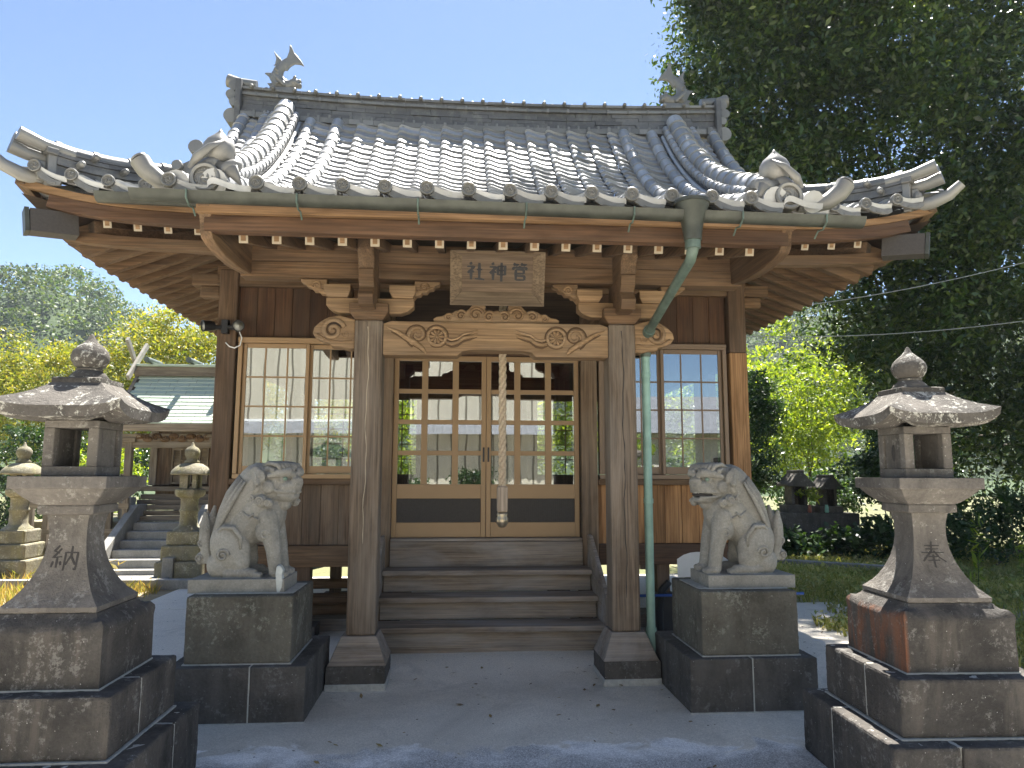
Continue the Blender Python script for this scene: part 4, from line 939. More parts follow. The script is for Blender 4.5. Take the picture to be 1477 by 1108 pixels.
    for k in (-1,1):
        dt.tube([P(.0,.150*k,.20), P(.005,.162*k,.28), P(-.05,.160*k,.35), P(-.13,.145*k,.35), P(-.19,.12*k,.28)], [.008,.015,.016,.015,.008], 8)
        dt.tube([P(.0,.135*k,.46), P(.05,.148*k,.42), P(.08,.148*k,.45)], [.006,.013,.006], 7); dt.tube([P(.07,.14*k,.43), P(.12,.145*k,.40), P(.14,.142*k,.46)], [.006,.013,.006], 7)
    # tail
    for k, (x0,x1,x2,h2) in enumerate(((-.235,-.275,-.285,.46),(-.22,-.255,-.235,.50),(-.25,-.30,-.315,.40))):
        y = (k-1)*.04; b.tube([P(x0,y,.10), P(x1,y,.27), P(x1-.005,y,.36), P(x2,y*1.2,h2)], [.05,.05,.042,.010], 10)
    for (x,h,r) in ((-.285,.235,.05),(-.30,.13,.045),(-.27,.33,.04)):
        b.ell(P(x,-.045,h), (r*.8,r*.8,r), n=12); b.ell(P(x,.045,h), (r*.8,r*.8,r), n=12); dt.spiral(P(x-.005,-.045-r*.7,h), (1,0,0), (0,0,1), r*.6, .008, 0, 1.3, .008, 14, .8)
    for k in range(3):
        for j in range(3): dt.tube([P(-.25-.02*k,(k-1)*.04+.018*(j-1)-.0,.20), P(-.295,(k-1)*.045+.02*(j-1),.34), P(-.275-.02*(k==2)+.03*(k==1),(k-1)*.05,.46)], [.005,.011,.003], 6)
    e = MB(); te = MB(); mo = MB()
    for k in (-1,1): e.ell(H(.128,.083*k,.028), (.018,.019,.016), n=12)
    if mouth:
        mo.ell(H(.098,0,-.086), (.082,.086,.020), n=14)
        for j in range(-3,4): te.box(.158-.006*j*j,.172-.006*j*j,.022*j-.008,.022*j+.008,-.090,-.068)
    hdd.xform(Mh); dt.add(hdd.v, hdd.f); e.xform(Mh); te.xform(Mh); mo.xform(Mh)
    kk = .925
    for q_ in (dt, te, mo): q_.v = [(x*kk,y*kk,.083+(q-.085)*kk) for x,y,q in q_.v]
    if s < 0:
        for q_ in (b, e, dt, te, mo): q_.v = [(-x,y,q) for x,y,q in q_.v]; q_.f = [f[::-1] for f in q_.f]
    b.v = [(x*kk,y*kk,.083+(q-.085)*kk) if q > .0851 or abs(y) < .185 and abs(x) < .295 and q > .01 else (x,y,q) for x,y,q in b.v]; e.v = [(x*kk,y*kk,.083+(q-.085)*kk) for x,y,q in e.v]
    body = b.build('body', M['sta'], T, remesh=.005, sm=1); body.matrix_parent_inverse = Matrix()
    o = dt.build('mane_and_curls', M['sta'], T, smooth=True); o.matrix_parent_inverse = Matrix()
    if mouth:
        o = mo.build('mouth_shade', M['carveshade'], T, smooth=True); o.matrix_parent_inverse = Matrix(); o = te.build('teeth', M['mortar'], T, bevel=.003); o.matrix_parent_inverse = Matrix()  # solid dark oval, shade of the open mouth put into its colour
    o = e.build('eye', plain('green_eye', (.14,.2,.15), .4), T, smooth=True); o.matrix_parent_inverse = Matrix()
    return T
k1 = komainu('lion_dog_statue', 'grey stone lion-dog with closed mouth and a white patch on its paw, facing right', 1, -1.69, False, None)
b = MB(); b.prism([(.255,.0),(.272,.0),(.287,.035),(.29,.075),(.283,.11),(.29,.14),(.275,.165),(.262,.172),(.248,.165),(.243,.12),(.246,.07)], (0,-.1935,0), (1,0,0), (0,0,1), (0,.06,0))
o = b.build('repair_patch', plain('white_repair', (.5,.52,.49), .7, 0, .15, 25), k1, bevel=.006); o.matrix_parent_inverse = Matrix()
k2 = komainu('lion_dog_statue', 'grey stone lion-dog with its mouth open, sitting on the right-hand pedestal facing left', -1, 1.70, True, None)
def pedestal(label, s):
    T = thing('statue_pedestal', label, 'pedestal', (s*1.63, -.2, 0)); I = Matrix()
    rr = random.Random(5+s)
    b = MB(); b.box(-.325,.325,-.37,.30,.337,.745); o = rough(b.build('block', M['blockst'], T, bevel=.014), .010); o.matrix_parent_inverse = I
    x = [-.43, -.43+(.335 if s < 0 else .41), .41]
    for a, c in zip(x, x[1:]):
        b = MB(); b.box(a*s if s > 0 else -c, c*s if s > 0 else -a, -.43,.44,0,.334); o = rough(b.build('base_stone', M['slabst'], T, bevel=.010), .008); o.matrix_parent_inverse = I
    b = MB(); xm = x[1]*s; b.box(xm-.0035,xm+.0035,-.433,.43,.004,.336); b.box(-.328,.328,-.373,.303,.333,.340); b.box(-.305,.305,-.27,.16,.743,.7475)
    b.box(-.435 if s < 0 else -.435, .435,-.438,-.428,.0,.010); o = b.build('mortar_joint', M['mortar'], T); o.matrix_parent_inverse = I
    return T
pedestal('dark two-tier stone pedestal under the closed-mouth lion-dog on the left', -1)
pedestal('dark two-tier stone pedestal under the open-mouth lion-dog on the right', 1)
# ================================================================ LARGE STONE LANTERNS
def shaft_a(z):
    ks = [(.90,.205),(.93,.190),(.97,.158),(1.02,.129),(1.08,.105),(1.14,.090),(1.20,.083),(1.26,.084),(1.315,.094)]
    return float(np.interp(z, [k[0] for k in ks], [k[1] for k in ks]))
def lantern(label, X, ch, rz, seed):
    T = thing('stone_lantern', label, 'stone lantern', (X, -1.71, 0), None, rz); I = Matrix(); rr = random.Random(seed); S_ = 1 if X > 0 else -1
    def put(b, n, m, **k): o = b.build(n, m, T, **k); o.matrix_parent_inverse = I; return o
    # three tiers of dressed stones with mortar joints
    for a, z0, z1, cut in ((.458,0,.328,(-.15,.12)),(.362,.333,.586,(None,-.05))):
        b = MB(); xs = [-a]+([cut[0]] if cut[0] is not None else [])+[a]
        for p, q in zip(xs, xs[1:]):
            ym = cut[1]
            for y0, y1 in ((-a, ym), (ym, a)): b.box(p+.002,q-.002,y0+.002,y1-.002,z0,z1)
        rough(put(b, 'base_tier', M['tier'], bevel=.014), .010)
        b = MB(); j = a-.020; b.box(-j,j,-j,j,z0+.004,z1-.004)
        for y in (cut[1],): b.box(-a+.007,a-.007,y-.003,y+.003,z0+.004,z1-.008)
        put(b, 'mortar_joint', M['mortar'])
        b = MB(); c = .362 if a > .4 else .268; b.box(-c-.004,c+.004,-c-.004,c+.004,z1-.002,z1+.006); put(b, 'mortar_joint', M['mortar'])
    b = MB(); b.sq([(.268,.592),(.266,.800),(.270,.815),(.268,.83),(.252,.85),(.232,.868),(.215,.882),(.208,.893)], n=10, lift=lambda j, t: -.0+(.018*t**3 if 2 <= j <= 4 else 0)); put(b, 'top_tier', M['tier'] if X < 0 else M['tierrust'], angle=35)
    b = MB(); zz = list(np.linspace(.93,1.315,16)); b.sq([(.200,.893),(.207,.90),(.207,.918),(.198,.927)]+[(shaft_a(z), z) for z in zz[1:]], n=6); put(b, 'shaft', M['lant'], angle=35)
    b = MB(); brush(b, ch, (0,0,1.115), (1,0,0), (0,0,1), .125, (0,-1,0), .075, lambda p, h: Vector((p.x, -shaft_a(p.z)-(.0022 if h else -.004), p.z)))
    put(b, 'engraved_character', M['carveshade'])
    b = MB(); b.sq([(.098,1.312),(.124,1.318),(.124,1.352),(.118,1.358)], n=2); put(b, 'collar', M['lant'], bevel=.004)
    b = MB(); b.sq([(.118,1.356),(.136,1.366),(.172,1.398),(.194,1.425),(.197,1.432),(.213,1.434),(.213,1.488)], n=6); put(b, 'platform', M['lant'], bevel=.004)
    b = MB(); z0, z1, h = 1.488, 1.745, .122
    b.box(-h,h,-h,h,z0,z0+.045); b.box(-h,h,-h,h,z1-.035,z1)
    for x in (-1,1):
        for y in (-1,1): b.box(x*h,x*(h-.048),y*h,y*(h-.048),z0+.045,z1-.035)
    for x in (-1, 1): b.box(x*(h-.012), x*(h-.040), -h+.048, h-.048, z0+.045, z1-.035)
    put(b, 'light_chamber', M['lant'], bevel=.005)
    if X > 0:
        b = MB(); b.ell((-h+.014,0,z0+.125), (.010,.016,.045)); put(b, 'slot_shade', M['carveshade'], smooth=True)  # dark solid in place of a real slot; its colour stands for shade
    b = MB(); up = lambda j, t: .045*t**4*[1,1,1,.75,.42,.2,.05,0,0,0,0][min(j,10)]
    b.sq([(.13,1.742),(.235,1.748),(.274,1.752),(.279,1.80),(.255,1.822),(.21,1.848),(.165,1.878),(.130,1.905),(.112,1.922),(.112,1.945),(.095,1.95)], n=14, lift=up); put(b, 'roof', M['roofst'], angle=38)
    b = MB(); b.lathe([(.085,1.944),(.088,1.955),(.073,1.975),(.056,1.99),(.060,1.998),(.052,2.004)], 24); b.lathe([(.045,2.0),(.066,2.012),(.080,2.035),(.084,2.06),(.077,2.085),(.058,2.108),(.036,2.125),(.018,2.146),(.010,2.165),(.003,2.172)], 24)
    put(b, 'jewel_finial', M['roofst'], angle=60)
    return T
lantern('tall stone lantern at the left before the small green-roofed shrine, one character on its shaft', -2.065, NO, R(0), 3)
lantern('tall stone lantern at the right before dark trees, rust-stained base and lichen-white finial', 2.075, HO, R(-2), 4)
# ================================================================ CLUTTER BY THE HALL
CH = thing('plastic_chair', 'white plastic chair half hidden behind the open-mouth lion-dog', 'chair', (1.78, .75, 0)); I = Matrix()
b = MB(); P = []
g = [[(-.21+.42*i/8, -.02-.05*math.sin(math.pi*i/8)+.0+.10*j/6, .42+.44*j/6-.06*(abs(i-4)/4)**3*(j/6)) for i in range(9)] for j in range(7)]
vs = [p for r in g for p in r]+[(x,y+.012,z) for r in g for x,y,z in r]; K = 63
fs = [(j*9+i,j*9+i+1,(j+1)*9+i+1,(j+1)*9+i) for j in range(6) for i in range(8)]; fs += [tuple(q+K for q in f[::-1]) for f in fs]
for i in range(8): fs += [(i,i+K,i+1+K,i+1),(54+i,54+i+1,54+i+1+K,54+i+K)]
for j in range(6): fs += [(j*9,j*9+9,j*9+9+K,j*9+K),(j*9+8,j*9+8+K,j*9+17+K,j*9+17)]
b.add(vs, fs); o = b.build('backrest', M['white'], CH, angle=50); o.matrix_parent_inverse = I
b = MB(); b.box(-.22,.22,-.42,.0,.40,.43); o = b.build('seat', M['white'], CH, bevel=.012); o.matrix_parent_inverse = I
for x in (-.19,.19):
    for y in (-.39,-.03): b = MB(); b.tube([(x*1.1,y,0),(x,y,.40)], [.018,.022], 8); o = b.build('leg', M['white'], CH, smooth=True); o.matrix_parent_inverse = I
for ch in CH.children: pass
CH.rotation_euler.z = R(158)
b = MB(); b.tube([(1.05,1.38,.40),(2.9,1.30,.42)], .013, 8); tag(b.build('blue_pole', plain('blue_pole_paint', (.03,.09,.32), .4), smooth=True), 'thin blue pole lying level under the right side of the hall', 'pole')
b = MB(); b.tube([(1.62,1.55,.02),(1.60,1.5,.25),(1.62,1.45,.44),(1.68,1.42,.52)], [.035,.04,.04,.03], 10); b.box(1.58,1.8,1.6,1.9,0,.38); tag(b.build('black_bin', M['iron'], bevel=.01), 'black container standing in the shade under the right side of the floor', 'container')
for (x,z,r,y,l) in ((-1.9,.30,.055,2.0,1.6),(-1.85,.42,.05,2.15,1.7),(-2.0,.19,.055,2.05,1.5)):
    b = MB(); b.tube([(x-l/2+.3,y,z),(x+l/2+.3,y+.05,z)], r, 10); tag(b.build('timber_pole', M['beamX'], smooth=True), 'brown timber pole stored in the stack beneath the left side of the hall', 'pole', 'timber poles stored beneath the hall')
for (z,y,h) in ((.0,1.95,.12),):
    b = MB(); b.box(-2.35,-1.05,y,y+.35,z,z+h); tag(b.build('timber_plank', M['step'], bevel=.006), 'thick pale plank on the ground under the stored poles left of the steps', 'plank')
b = MB(); b.box(1.15,2.35,1.95,2.3,0,.13); tag(b.build('timber_plank', M['step'], bevel=.006), 'grey plank on the ground beneath the right side of the hall', 'plank')
# ================================================================ SMALL LANTERNS BY THE STAIRS
def small_lantern(label, loc, grp):
    T = thing('small_stone_lantern', label, 'stone lantern', loc, grp); I = Matrix(); mm = M['mossst']
    def put(b, n, **k): o = b.build(n, mm, T, **k); o.matrix_parent_inverse = I
    for a, z0, z1 in ((.33,0,.26),(.275,.262,.48),(.225,.482,.68)): b = MB(); b.box(-a,a,-a,a,z0,z1); put(b, 'base_tier', bevel=.025)
    b = MB(); b.lathe([(.21,.682),(.2,.70),(.15,.73),(.125,.77),(.12,.93),(.135,.95),(.135,.975),(.12,1.0),(.12,1.13),(.14,1.15)], 20); put(b, 'shaft', angle=50)
    b = MB(); b.lathe([(.14,1.151),(.2,1.17),(.225,1.21),(.225,1.27),(.19,1.285)], 6); put(b, 'platform', bevel=.012)
    b = MB()
    for k in range(6): a = k*math.pi/3+.3; b.box(math.cos(a)*.115-.03,math.cos(a)*.115+.03,math.sin(a)*.115-.03,math.sin(a)*.115+.03,1.286,1.48)
    put(b, 'light_chamber', bevel=.006)
    b = MB(); b.lathe([(.13,1.481),(.27,1.485),(.285,1.50),(.27,1.545),(.22,1.60),(.15,1.645),(.08,1.66)], 20); put(b, 'roof', angle=50)
    b = MB(); b.lathe([(.10,1.661),(.105,1.68),(.07,1.71),(.085,1.745),(.105,1.79),(.105,1.84),(.08,1.88),(.03,1.91),(.015,1.95),(.004,1.97)], 16); put(b, 'jewel_finial', smooth=True)
    return T
a = small_lantern('small mossy stone lantern standing at the right foot of the stone stairs', (-4.22, 5.8, 0), None)
c = copy_tree(a); c.location = (-6.78, 6.1, 0); c['label'] = 'small stone lantern at the far left edge, half hidden behind the tall left lantern'
# ================================================================ SMALL SHRINE UP THE STAIRS
SX, SY = -5.05, 7.0
SH = thing('small_shrine', 'small weathered shrine with pale green copper roof and crossed finials above the stone stairs', 'shrine', (SX, SY, 0)); I4 = Matrix()
def sput(b, n, m, **k): o = b.build(n, m, SH, **k); o.matrix_parent_inverse = I4; return o
pale = wood('shrine_pale_wood', (.16,.125,.09), (.36,.30,.23), 'Z', (.33,.3,.26), .5); paleX = wood('shrine_pale_wood_x', (.15,.12,.085), (.34,.28,.21), 'X', (.33,.3,.26), .5)
m_, nt_, bs_ = nmat('patina_copper'); v_ = coord(nt_, rnd=True); c_ = ramp(nt_, noise(nt_, v_, 2.5, 6, .65), [(.3,(.33,.41,.33)),(.7,(.50,.56,.46))]); L(nt_, c_, bs_.inputs['Base Color']); bs_.inputs['Roughness'].default_value = .55; bs_.inputs['Metallic'].default_value = .1
COP = m_
cop2 = plain('dark_copper', (.10,.12,.105), .5, .3, .3, 8)
# roof: two curved slopes of stepped copper sheets
def rz_(t): return 2.33+.93*(t**1.12)
rb = MB(); NR = 13
for k in range(NR):
    t0, t1 = k/NR, (k+1)/NR
    for sgn in (-1, 1):
        y0, y1 = .95*(1-t0)*sgn, .95*(1-t1)*sgn
        for j in range(6):
            x0, x1 = -1.0+2.0*j/6+(.1 if k % 2 else 0), -1.0+2.0*(j+1)/6+(.1 if k % 2 else 0); x0, x1 = max(-1, x0), min(1, x1)
            rb.add([(x0+.003,y0+1,rz_(t0)+.018),(x1-.003,y0+1,rz_(t0)+.018),(x1-.003,y1+1,rz_(t1)+.004),(x0+.003,y1+1,rz_(t1)+.004)], [(0,1,2,3) if sgn < 0 else (3,2,1,0)])
            rb.add([(x0+.003,y0+1,rz_(t0)+.018),(x1-.003,y0+1,rz_(t0)+.018),(x1-.003,y0+1,rz_(t0)-.004),(x0+.003,y0+1,rz_(t0)-.004)], [(3,2,1,0) if sgn < 0 else (0,1,2,3)])
sput(rb, 'roof', COP)
b = MB()
for sgn in (-1, 1):
    P = [(0,.95*(1-t)*sgn+1,rz_(t)-.07) for t in np.linspace(0,1,9)]
    for x in (-.97,.97):
        for p, q in zip(P, P[1:]): b.beam((x,p[1],p[2]), (x,q[1],q[2]), .06, .13)
    for p, q in zip(P, P[1:]): b.add([(-.95,p[1],p[2]),(.95,p[1],p[2]),(.95,q[1],q[2]),(-.95,q[1],q[2])], [(0,1,2,3)])
b.box(-1.0,1.0,.05,.12,2.20,2.325); sput(b, 'eave_board', paleX)
b = MB(); b.box(-1.0,1.0,.91,1.09,3.24,3.40); sput(b, 'ridge_box', paleX); b = MB(); b.box(-1.08,1.08,.87,1.13,3.402,3.445); sput(b, 'ridge_cover', COP, bevel=.01)
for x in (-.72, .0, .72): b = MB(); b.tube([(x,.70,3.50),(x,1.30,3.50)], .05, 12); sput(b, 'ridge_billet', cop2, angle=40)
for x in (-1.02, 1.02):
    for k in (-1, 1):
        b = MB(); b.beam((x+.03*k,1-.36*k,3.16),(x+.03*k,1+.34*k,3.86),.05,.10); sput(b, 'crossed_finial', M['sta'], bevel=.006)
# body
for x in (-.72, .72):
    b = MB(); b.box(x-.055,x+.055,.22,.33,1.0,2.16); sput(b, 'porch_post', pale, bevel=.01)
    b = MB(); b.box(x-.12,x+.12,.18,.37,2.02,2.10); b.box(x-.2,x+.2,.2,.35,2.102,2.16); sput(b, 'bracket', paleX, bevel=.01)
b = MB(); b.box(-.95,.95,.24,.31,1.93,2.03); b.box(-.66,.66,.25,.30,2.035,2.17); sput(b, 'porch_beam', paleX, bevel=.008)
b = MB()
for k in range(9): b.ell((-.56+k*.14,.235,2.10+.025*(-1)**k), (.085,.03,.05), n=10); b.spiral((-.56+k*.14,.205,2.10), (1,0,0),(0,0,1), .05,.01,k,1.2,.012,12)
sput(b, 'carved_panel', M['beamX'], smooth=True)
for x in (-.62,.62): b = MB(); b.box(x-.06,x+.06,1.0,1.12,1.3,2.25); sput(b, 'wall_post', pale)
b = MB(); b.box(-.56,-.33,1.04,1.08,1.3,2.25); b.box(.33,.56,1.04,1.08,1.3,2.25); b.box(-.75,.75,1.5,1.6,.9,2.3); b.box(-.65,-.62,1.1,1.5,1.2,2.3); b.box(.62,.65,1.1,1.5,1.2,2.3); sput(b, 'wall_boards', M['boardslow'])
for s in (-1, 1):
    b = MB(); a, c = s*.01, s*.32; b.box(a,a+s*.03,1.03,1.07,1.32,2.1); b.box(c,c-s*.03,1.03,1.07,1.32,2.1)
    for z in (1.32,1.52,1.72,1.92,2.08): b.box(a+s*.031,c-s*.031,1.032,1.068,z,z+.028)
    b.box((a+c)/2-.012,(a+c)/2+.012,1.034,1.066,1.348,2.08); D = sput(b, 'lattice_door', pale)
    b = MB(); b.box(a,c,1.075,1.085,1.32,2.1); o = b.build('door_panel', paleX, D)
b = MB(); b.box(-.9,.9,.75,1.6,1.2,1.28); b.box(-.33,.33,1.02,1.1,2.11,2.25); sput(b, 'veranda', paleX)
for k in range(5): b = MB(); b.box(-.62,.62,.70-.13*k-.13,.70-.13*k+.02,1.15-.085*k-.08,1.15-.085*k); sput(b, 'step', paleX, bevel=.006)
for x in (-.8,-.68,.68,.8): b = MB(); b.box(x-.05,x+.05,.3,.42,.75,1.5 if abs(x) > .7 else 1.0); sput(b, 'railing_post', pale)
b = MB(); b.box(-.85,-.6,.3,.36,1.42,1.48); b.box(.6,.85,.3,.36,1.42,1.48); sput(b, 'rail', paleX)
# ---- stone stairs and the terrace the shrine stands on
STR = thing('stone_staircase', 'steep flight of pale stone steps with sloping side slabs leading up to the small shrine', 'stairs', (SX+.12, 5.6, 0))
conc = stone('pale_step_stone', (.22,.215,.20), (.36,.35,.33), (.5,.5,.42), .2, (.2,.2,.18), .4, bumpk=.3)
def cput(b, n, m, **k): o = b.build(n, m, STR, **k); o.matrix_parent_inverse = I4
for k in range(6): b = MB(); b.box(-.50,.50,.10+.22*k,.10+.22*k+.5,0 if k == 0 else .12*k+.0-.11+.11,.12*(k+1)+.0); cput(b, 'step', conc, bevel=.008)
for s in (-1, 1):
    b = MB(); b.prism([(.0,.0),(.0,.16),(1.35,1.0),(1.7,1.0),(1.7,.0)], (s*.505,0,0), (0,1,0), (0,0,1), (s*.12,0,0)); cput(b, 'side_slab', conc, bevel=.008)
    b = MB(); b.box(s*.50,s*.66,-.16,-.0,0,.32); cput(b, 'newel', conc, bevel=.012); b = MB(); b.box(s*.628,s*.78,1.36,1.56,.0,1.12); cput(b, 'newel', conc, bevel=.012)
b = MB(); b.box(-.62,.62,-.25,.095,-.02,.05); cput(b, 'landing', conc, bevel=.01)
b = MB(); b.box(SX-2.2,SX+2.6,SY-.05,SY+2.6,-.02,.74); tag(b.build('terrace', M['mossst'], bevel=.02), 'low mossy stone terrace carrying the small green-roofed shrine', 'terrace')
# picket fence at the foot of the small shrine
FE = thing('shrine_fence', 'low weathered fence beside the stairs left of the small shrine', 'fence', (SX-1.2, SY-.2, 0))
for k in range(7): b = MB(); x = -.75+.24*k; b.box(x-.04,x+.04,-.04,.04,0,1.12); o = b.build('picket', pale, FE, bevel=.006); o.matrix_parent_inverse = I4
for z in (.55,.95): b = MB(); b.box(-.8,.75,-.05,-.042,z,z+.08); o = b.build('rail', paleX, FE); o.matrix_parent_inverse = I4
# ================================================================ SETTING: ground
def gz(x, y):
    a = max(0, min(1, (y-.1)/.9)); return .055*a*a*(3-2*a)*max(0, min(1, (1.5-abs(x))/.5))*(1 if y < 1.4 else 0)
b = MB(); xs = list(np.linspace(-6.2, 4.2, 70)); ys = list(np.linspace(-9, 3.2, 82)); n = len(xs)
def edge(x, y): return x
b.v = [(x, y, .004+gz(x, y)+.003*math.sin(3*x+y)*math.sin(2.1*y-x)) for y in ys for x in xs]; b.f = [(j*n+i,j*n+i+1,(j+1)*n+i+1,(j+1)*n+i) for j in range(len(ys)-1) for i in range(n-1)]
m, nt, bs = nmat('concrete_apron'); v = coord(nt, rnd=False)
n1 = noise(nt, v, 1.1, 7, .62, .6); n2 = noise(nt, v, 130, 3, .8); n3 = noise(nt, v, 3.2, 6, .6, 1.0)
sx = N(nt, 'ShaderNodeSeparateXYZ'); L(nt, v, sx.inputs[0])
c = ramp(nt, n1, [(.3,(.46,.42,.35)),(.7,(.72,.66,.55))])
# rough asphalt-like strip further out, with a whitish ragged edge
ad = N(nt, 'ShaderNodeMath', operation='MULTIPLY_ADD'); L(nt, n3, ad.inputs[0]); ad.inputs[1].default_value = .9; L(nt, sx.outputs[1], ad.inputs[2])
band = ramp(nt, ad.outputs[0], [(0, 1), (.001, 1)])
mr = N(nt, 'ShaderNodeMapRange'); L(nt, ad.outputs[0], mr.inputs[0]); mr.inputs[1].default_value = -.72; mr.inputs[2].default_value = -.64; mr.inputs[3].default_value = 1; mr.inputs[4].default_value = 0
asph = ramp(nt, n2, [(.3,(.20,.195,.185)),(.55,(.45,.435,.41)),(.75,(.85,.83,.79))])
c = mixc(nt, mr.outputs[0], c, asph)
m2 = N(nt, 'ShaderNodeMapRange'); m2.interpolation_type = 'SMOOTHSTEP'; L(nt, ad.outputs[0], m2.inputs[0]); m2.inputs[1].default_value = -1.0; m2.inputs[2].default_value = -.70; m2.inputs[3].default_value = 0; m2.inputs[4].default_value = .75
m3 = N(nt, 'ShaderNodeMapRange'); L(nt, ad.outputs[0], m3.inputs[0]); m3.inputs[1].default_value = -.66; m3.inputs[2].default_value = -.60; m3.inputs[3].default_value = 1; m3.inputs[4].default_value = 0
mm = N(nt, 'ShaderNodeMath', operation='MULTIPLY'); L(nt, m2.outputs[0], mm.inputs[0]); L(nt, m3.outputs[0], mm.inputs[1])
mk = N(nt, 'ShaderNodeMath', operation='MULTIPLY'); L(nt, mm.outputs[0], mk.inputs[0]); L(nt, ramp(nt, noise(nt, v, 2.2, 4), [(.42,.1),(.58,1)]), mk.inputs[1])
c = mixc(nt, mk.outputs[0], c, (.86,.84,.80))
# pale worn patch in front of the steps
mp = N(nt, 'ShaderNodeMapRange'); mp.interpolation_type = 'SMOOTHSTEP'; ad2 = N(nt, 'ShaderNodeMath', operation='MULTIPLY_ADD'); L(nt, n3, ad2.inputs[0]); ad2.inputs[1].default_value = .7; L(nt, sx.outputs[1], ad2.inputs[2]); L(nt, ad2.outputs[0], mp.inputs[0]); mp.inputs[1].default_value = .15; mp.inputs[2].default_value = .75; mp.inputs[3].default_value = 0; mp.inputs[4].default_value = .6
c = mixc(nt, mp.outputs[0], c, (.80,.74,.64))
c = mixc(nt, .6, c, ramp(nt, n2, [(.32,(.5,.5,.5)),(.68,(1.45,1.45,1.45))]), 'MULTIPLY')
vo_ = N(nt, 'ShaderNodeTexVoronoi', Scale=7.0); L(nt, v, vo_.inputs['Vector']); lt_ = N(nt, 'ShaderNodeMath', operation='LESS_THAN'); L(nt, vo_.outputs['Distance'], lt_.inputs[0]); lt_.inputs[1].default_value = .055; c = mixc(nt, lt_.outputs[0], c, (.09,.075,.055))
c = mixc(nt, ramp(nt, noise(nt, v, 2.1, 6, .7, .8), [(.55,0),(.75,.55)]), c, (.29,.27,.23))
L(nt, c, bs.inputs['Base Color']); bs.inputs['Roughness'].default_value = .8
hh = N(nt, 'ShaderNodeMath', operation='ADD'); L(nt, n2, hh.inputs[0]); L(nt, n3, hh.inputs[1]); bump(nt, bs, hh.outputs[0], .35, .008)
tag(b.build('forecourt', m, smooth=True), kind='structure'); CONC = m
b = MB(); b.box(-3.9, 3.4, 3.21, 5.7, -.05, .006); tag(b.build('forecourt_side', m), kind='structure')
m, nt, bs = nmat('earth'); v = coord(nt, rnd=False); c = ramp(nt, noise(nt, v, .5, 8, .65), [(.3,(.08,.085,.035)),(.55,(.15,.15,.065)),(.75,(.07,.10,.03))]); c = mixc(nt, .5, c, ramp(nt, noise(nt, v, 40, 4, .7), [(.3,(.5,.5,.5)),(.7,(1.4,1.4,1.4))]), 'MULTIPLY'); L(nt, c, bs.inputs['Base Color']); bs.inputs['Roughness'].default_value = .95; bump(nt, bs, noise(nt, v, 18, 5), .6, .03)
EARTH = m
b = MB(); xs = np.linspace(-1,1,81); ys = xs; q = lambda t: math.copysign(abs(t)**2.2, t)*900
b.v = [(q(x), q(y), -.012) for y in ys for x in xs]; b.f = [(j*81+i,j*81+i+1,(j+1)*81+i+1,(j+1)*81+i) for j in range(80) for i in range(80)]
tag(b.build('ground', EARTH), kind='structure')
for (x0,y0,x1,y1,lab) in ((-6.5,4.85,-3.5,4.75,'low pale stone kerb edging the yard before the stone staircase'),(3.6,7.6,6.9,5.2,'low stone kerb edging the planting under the trees on the right')):
    b = MB(); b.beam((x0,y0,.05),(x1,y1,.05),.14,.14); tag(b.build('stone_kerb', conc, bevel=.012), lab, 'kerb')
b = MB(); b.box(-13, 12, -15.5, -3.0, -.05, .009); tag(b.build('bounce_yard', plain('bounce_gravel', (.58,.54,.47), .9, 0, .2, 40, .4)), kind='structure')  # unseen pale gravel, added to bounce sunlight into the shaded front
b = MB(); b.box(-16,-3.9,1.0,6.8,-.06,-.006); b.build('dry_yard', stone('dry_earth', (.24,.19,.11), (.42,.34,.21), scale=.4))
tag(bpy.data.objects['dry_yard'], kind='structure')
b = MB(); b.box(3.3,13,-.5,9.5,-.06,-.007); b.build('weedy_yard', stone('weedy_earth', (.18,.18,.09), (.36,.33,.2), scale=.5))
tag(bpy.data.objects['weedy_yard'], kind='structure')
# ---- hill
m, nt, bs = nmat('wooded_ground'); v = coord(nt, rnd=False); L(nt, ramp(nt, noise(nt, v, .2, 5), [(.3,(.02,.04,.012)),(.7,(.05,.08,.025))]), bs.inputs['Base Color']); bs.inputs['Roughness'].default_value = 1
def hillz(x, y):
    r = 0
    for cx_, cy_, rx, ry, h in ((-60,105,22,30,30),(-78,112,26,34,30),(-100,118,38,34,31),(-44,100,14,26,17),(-54,112,16,30,25),(20,150,60,30,26),(70,130,50,30,34),(-150,140,60,40,34),(120,140,50,40,40)):
        d = ((x-cx_)/rx)**2+((y-cy_)/ry)**2; r = max(r, h*math.exp(-d*.9)-1.5)
    return r
b = MB(); xs = np.linspace(-190,170,73); ys = np.linspace(45,200,40); n = len(xs)
b.v = [(x,y,hillz(x,y)) for y in ys for x in xs]; b.f = [(j*n+i,j*n+i+1,(j+1)*n+i+1,(j+1)*n+i) for j in range(len(ys)-1) for i in range(n-1)]
tag(b.build('hill', m, smooth=True), kind='structure')
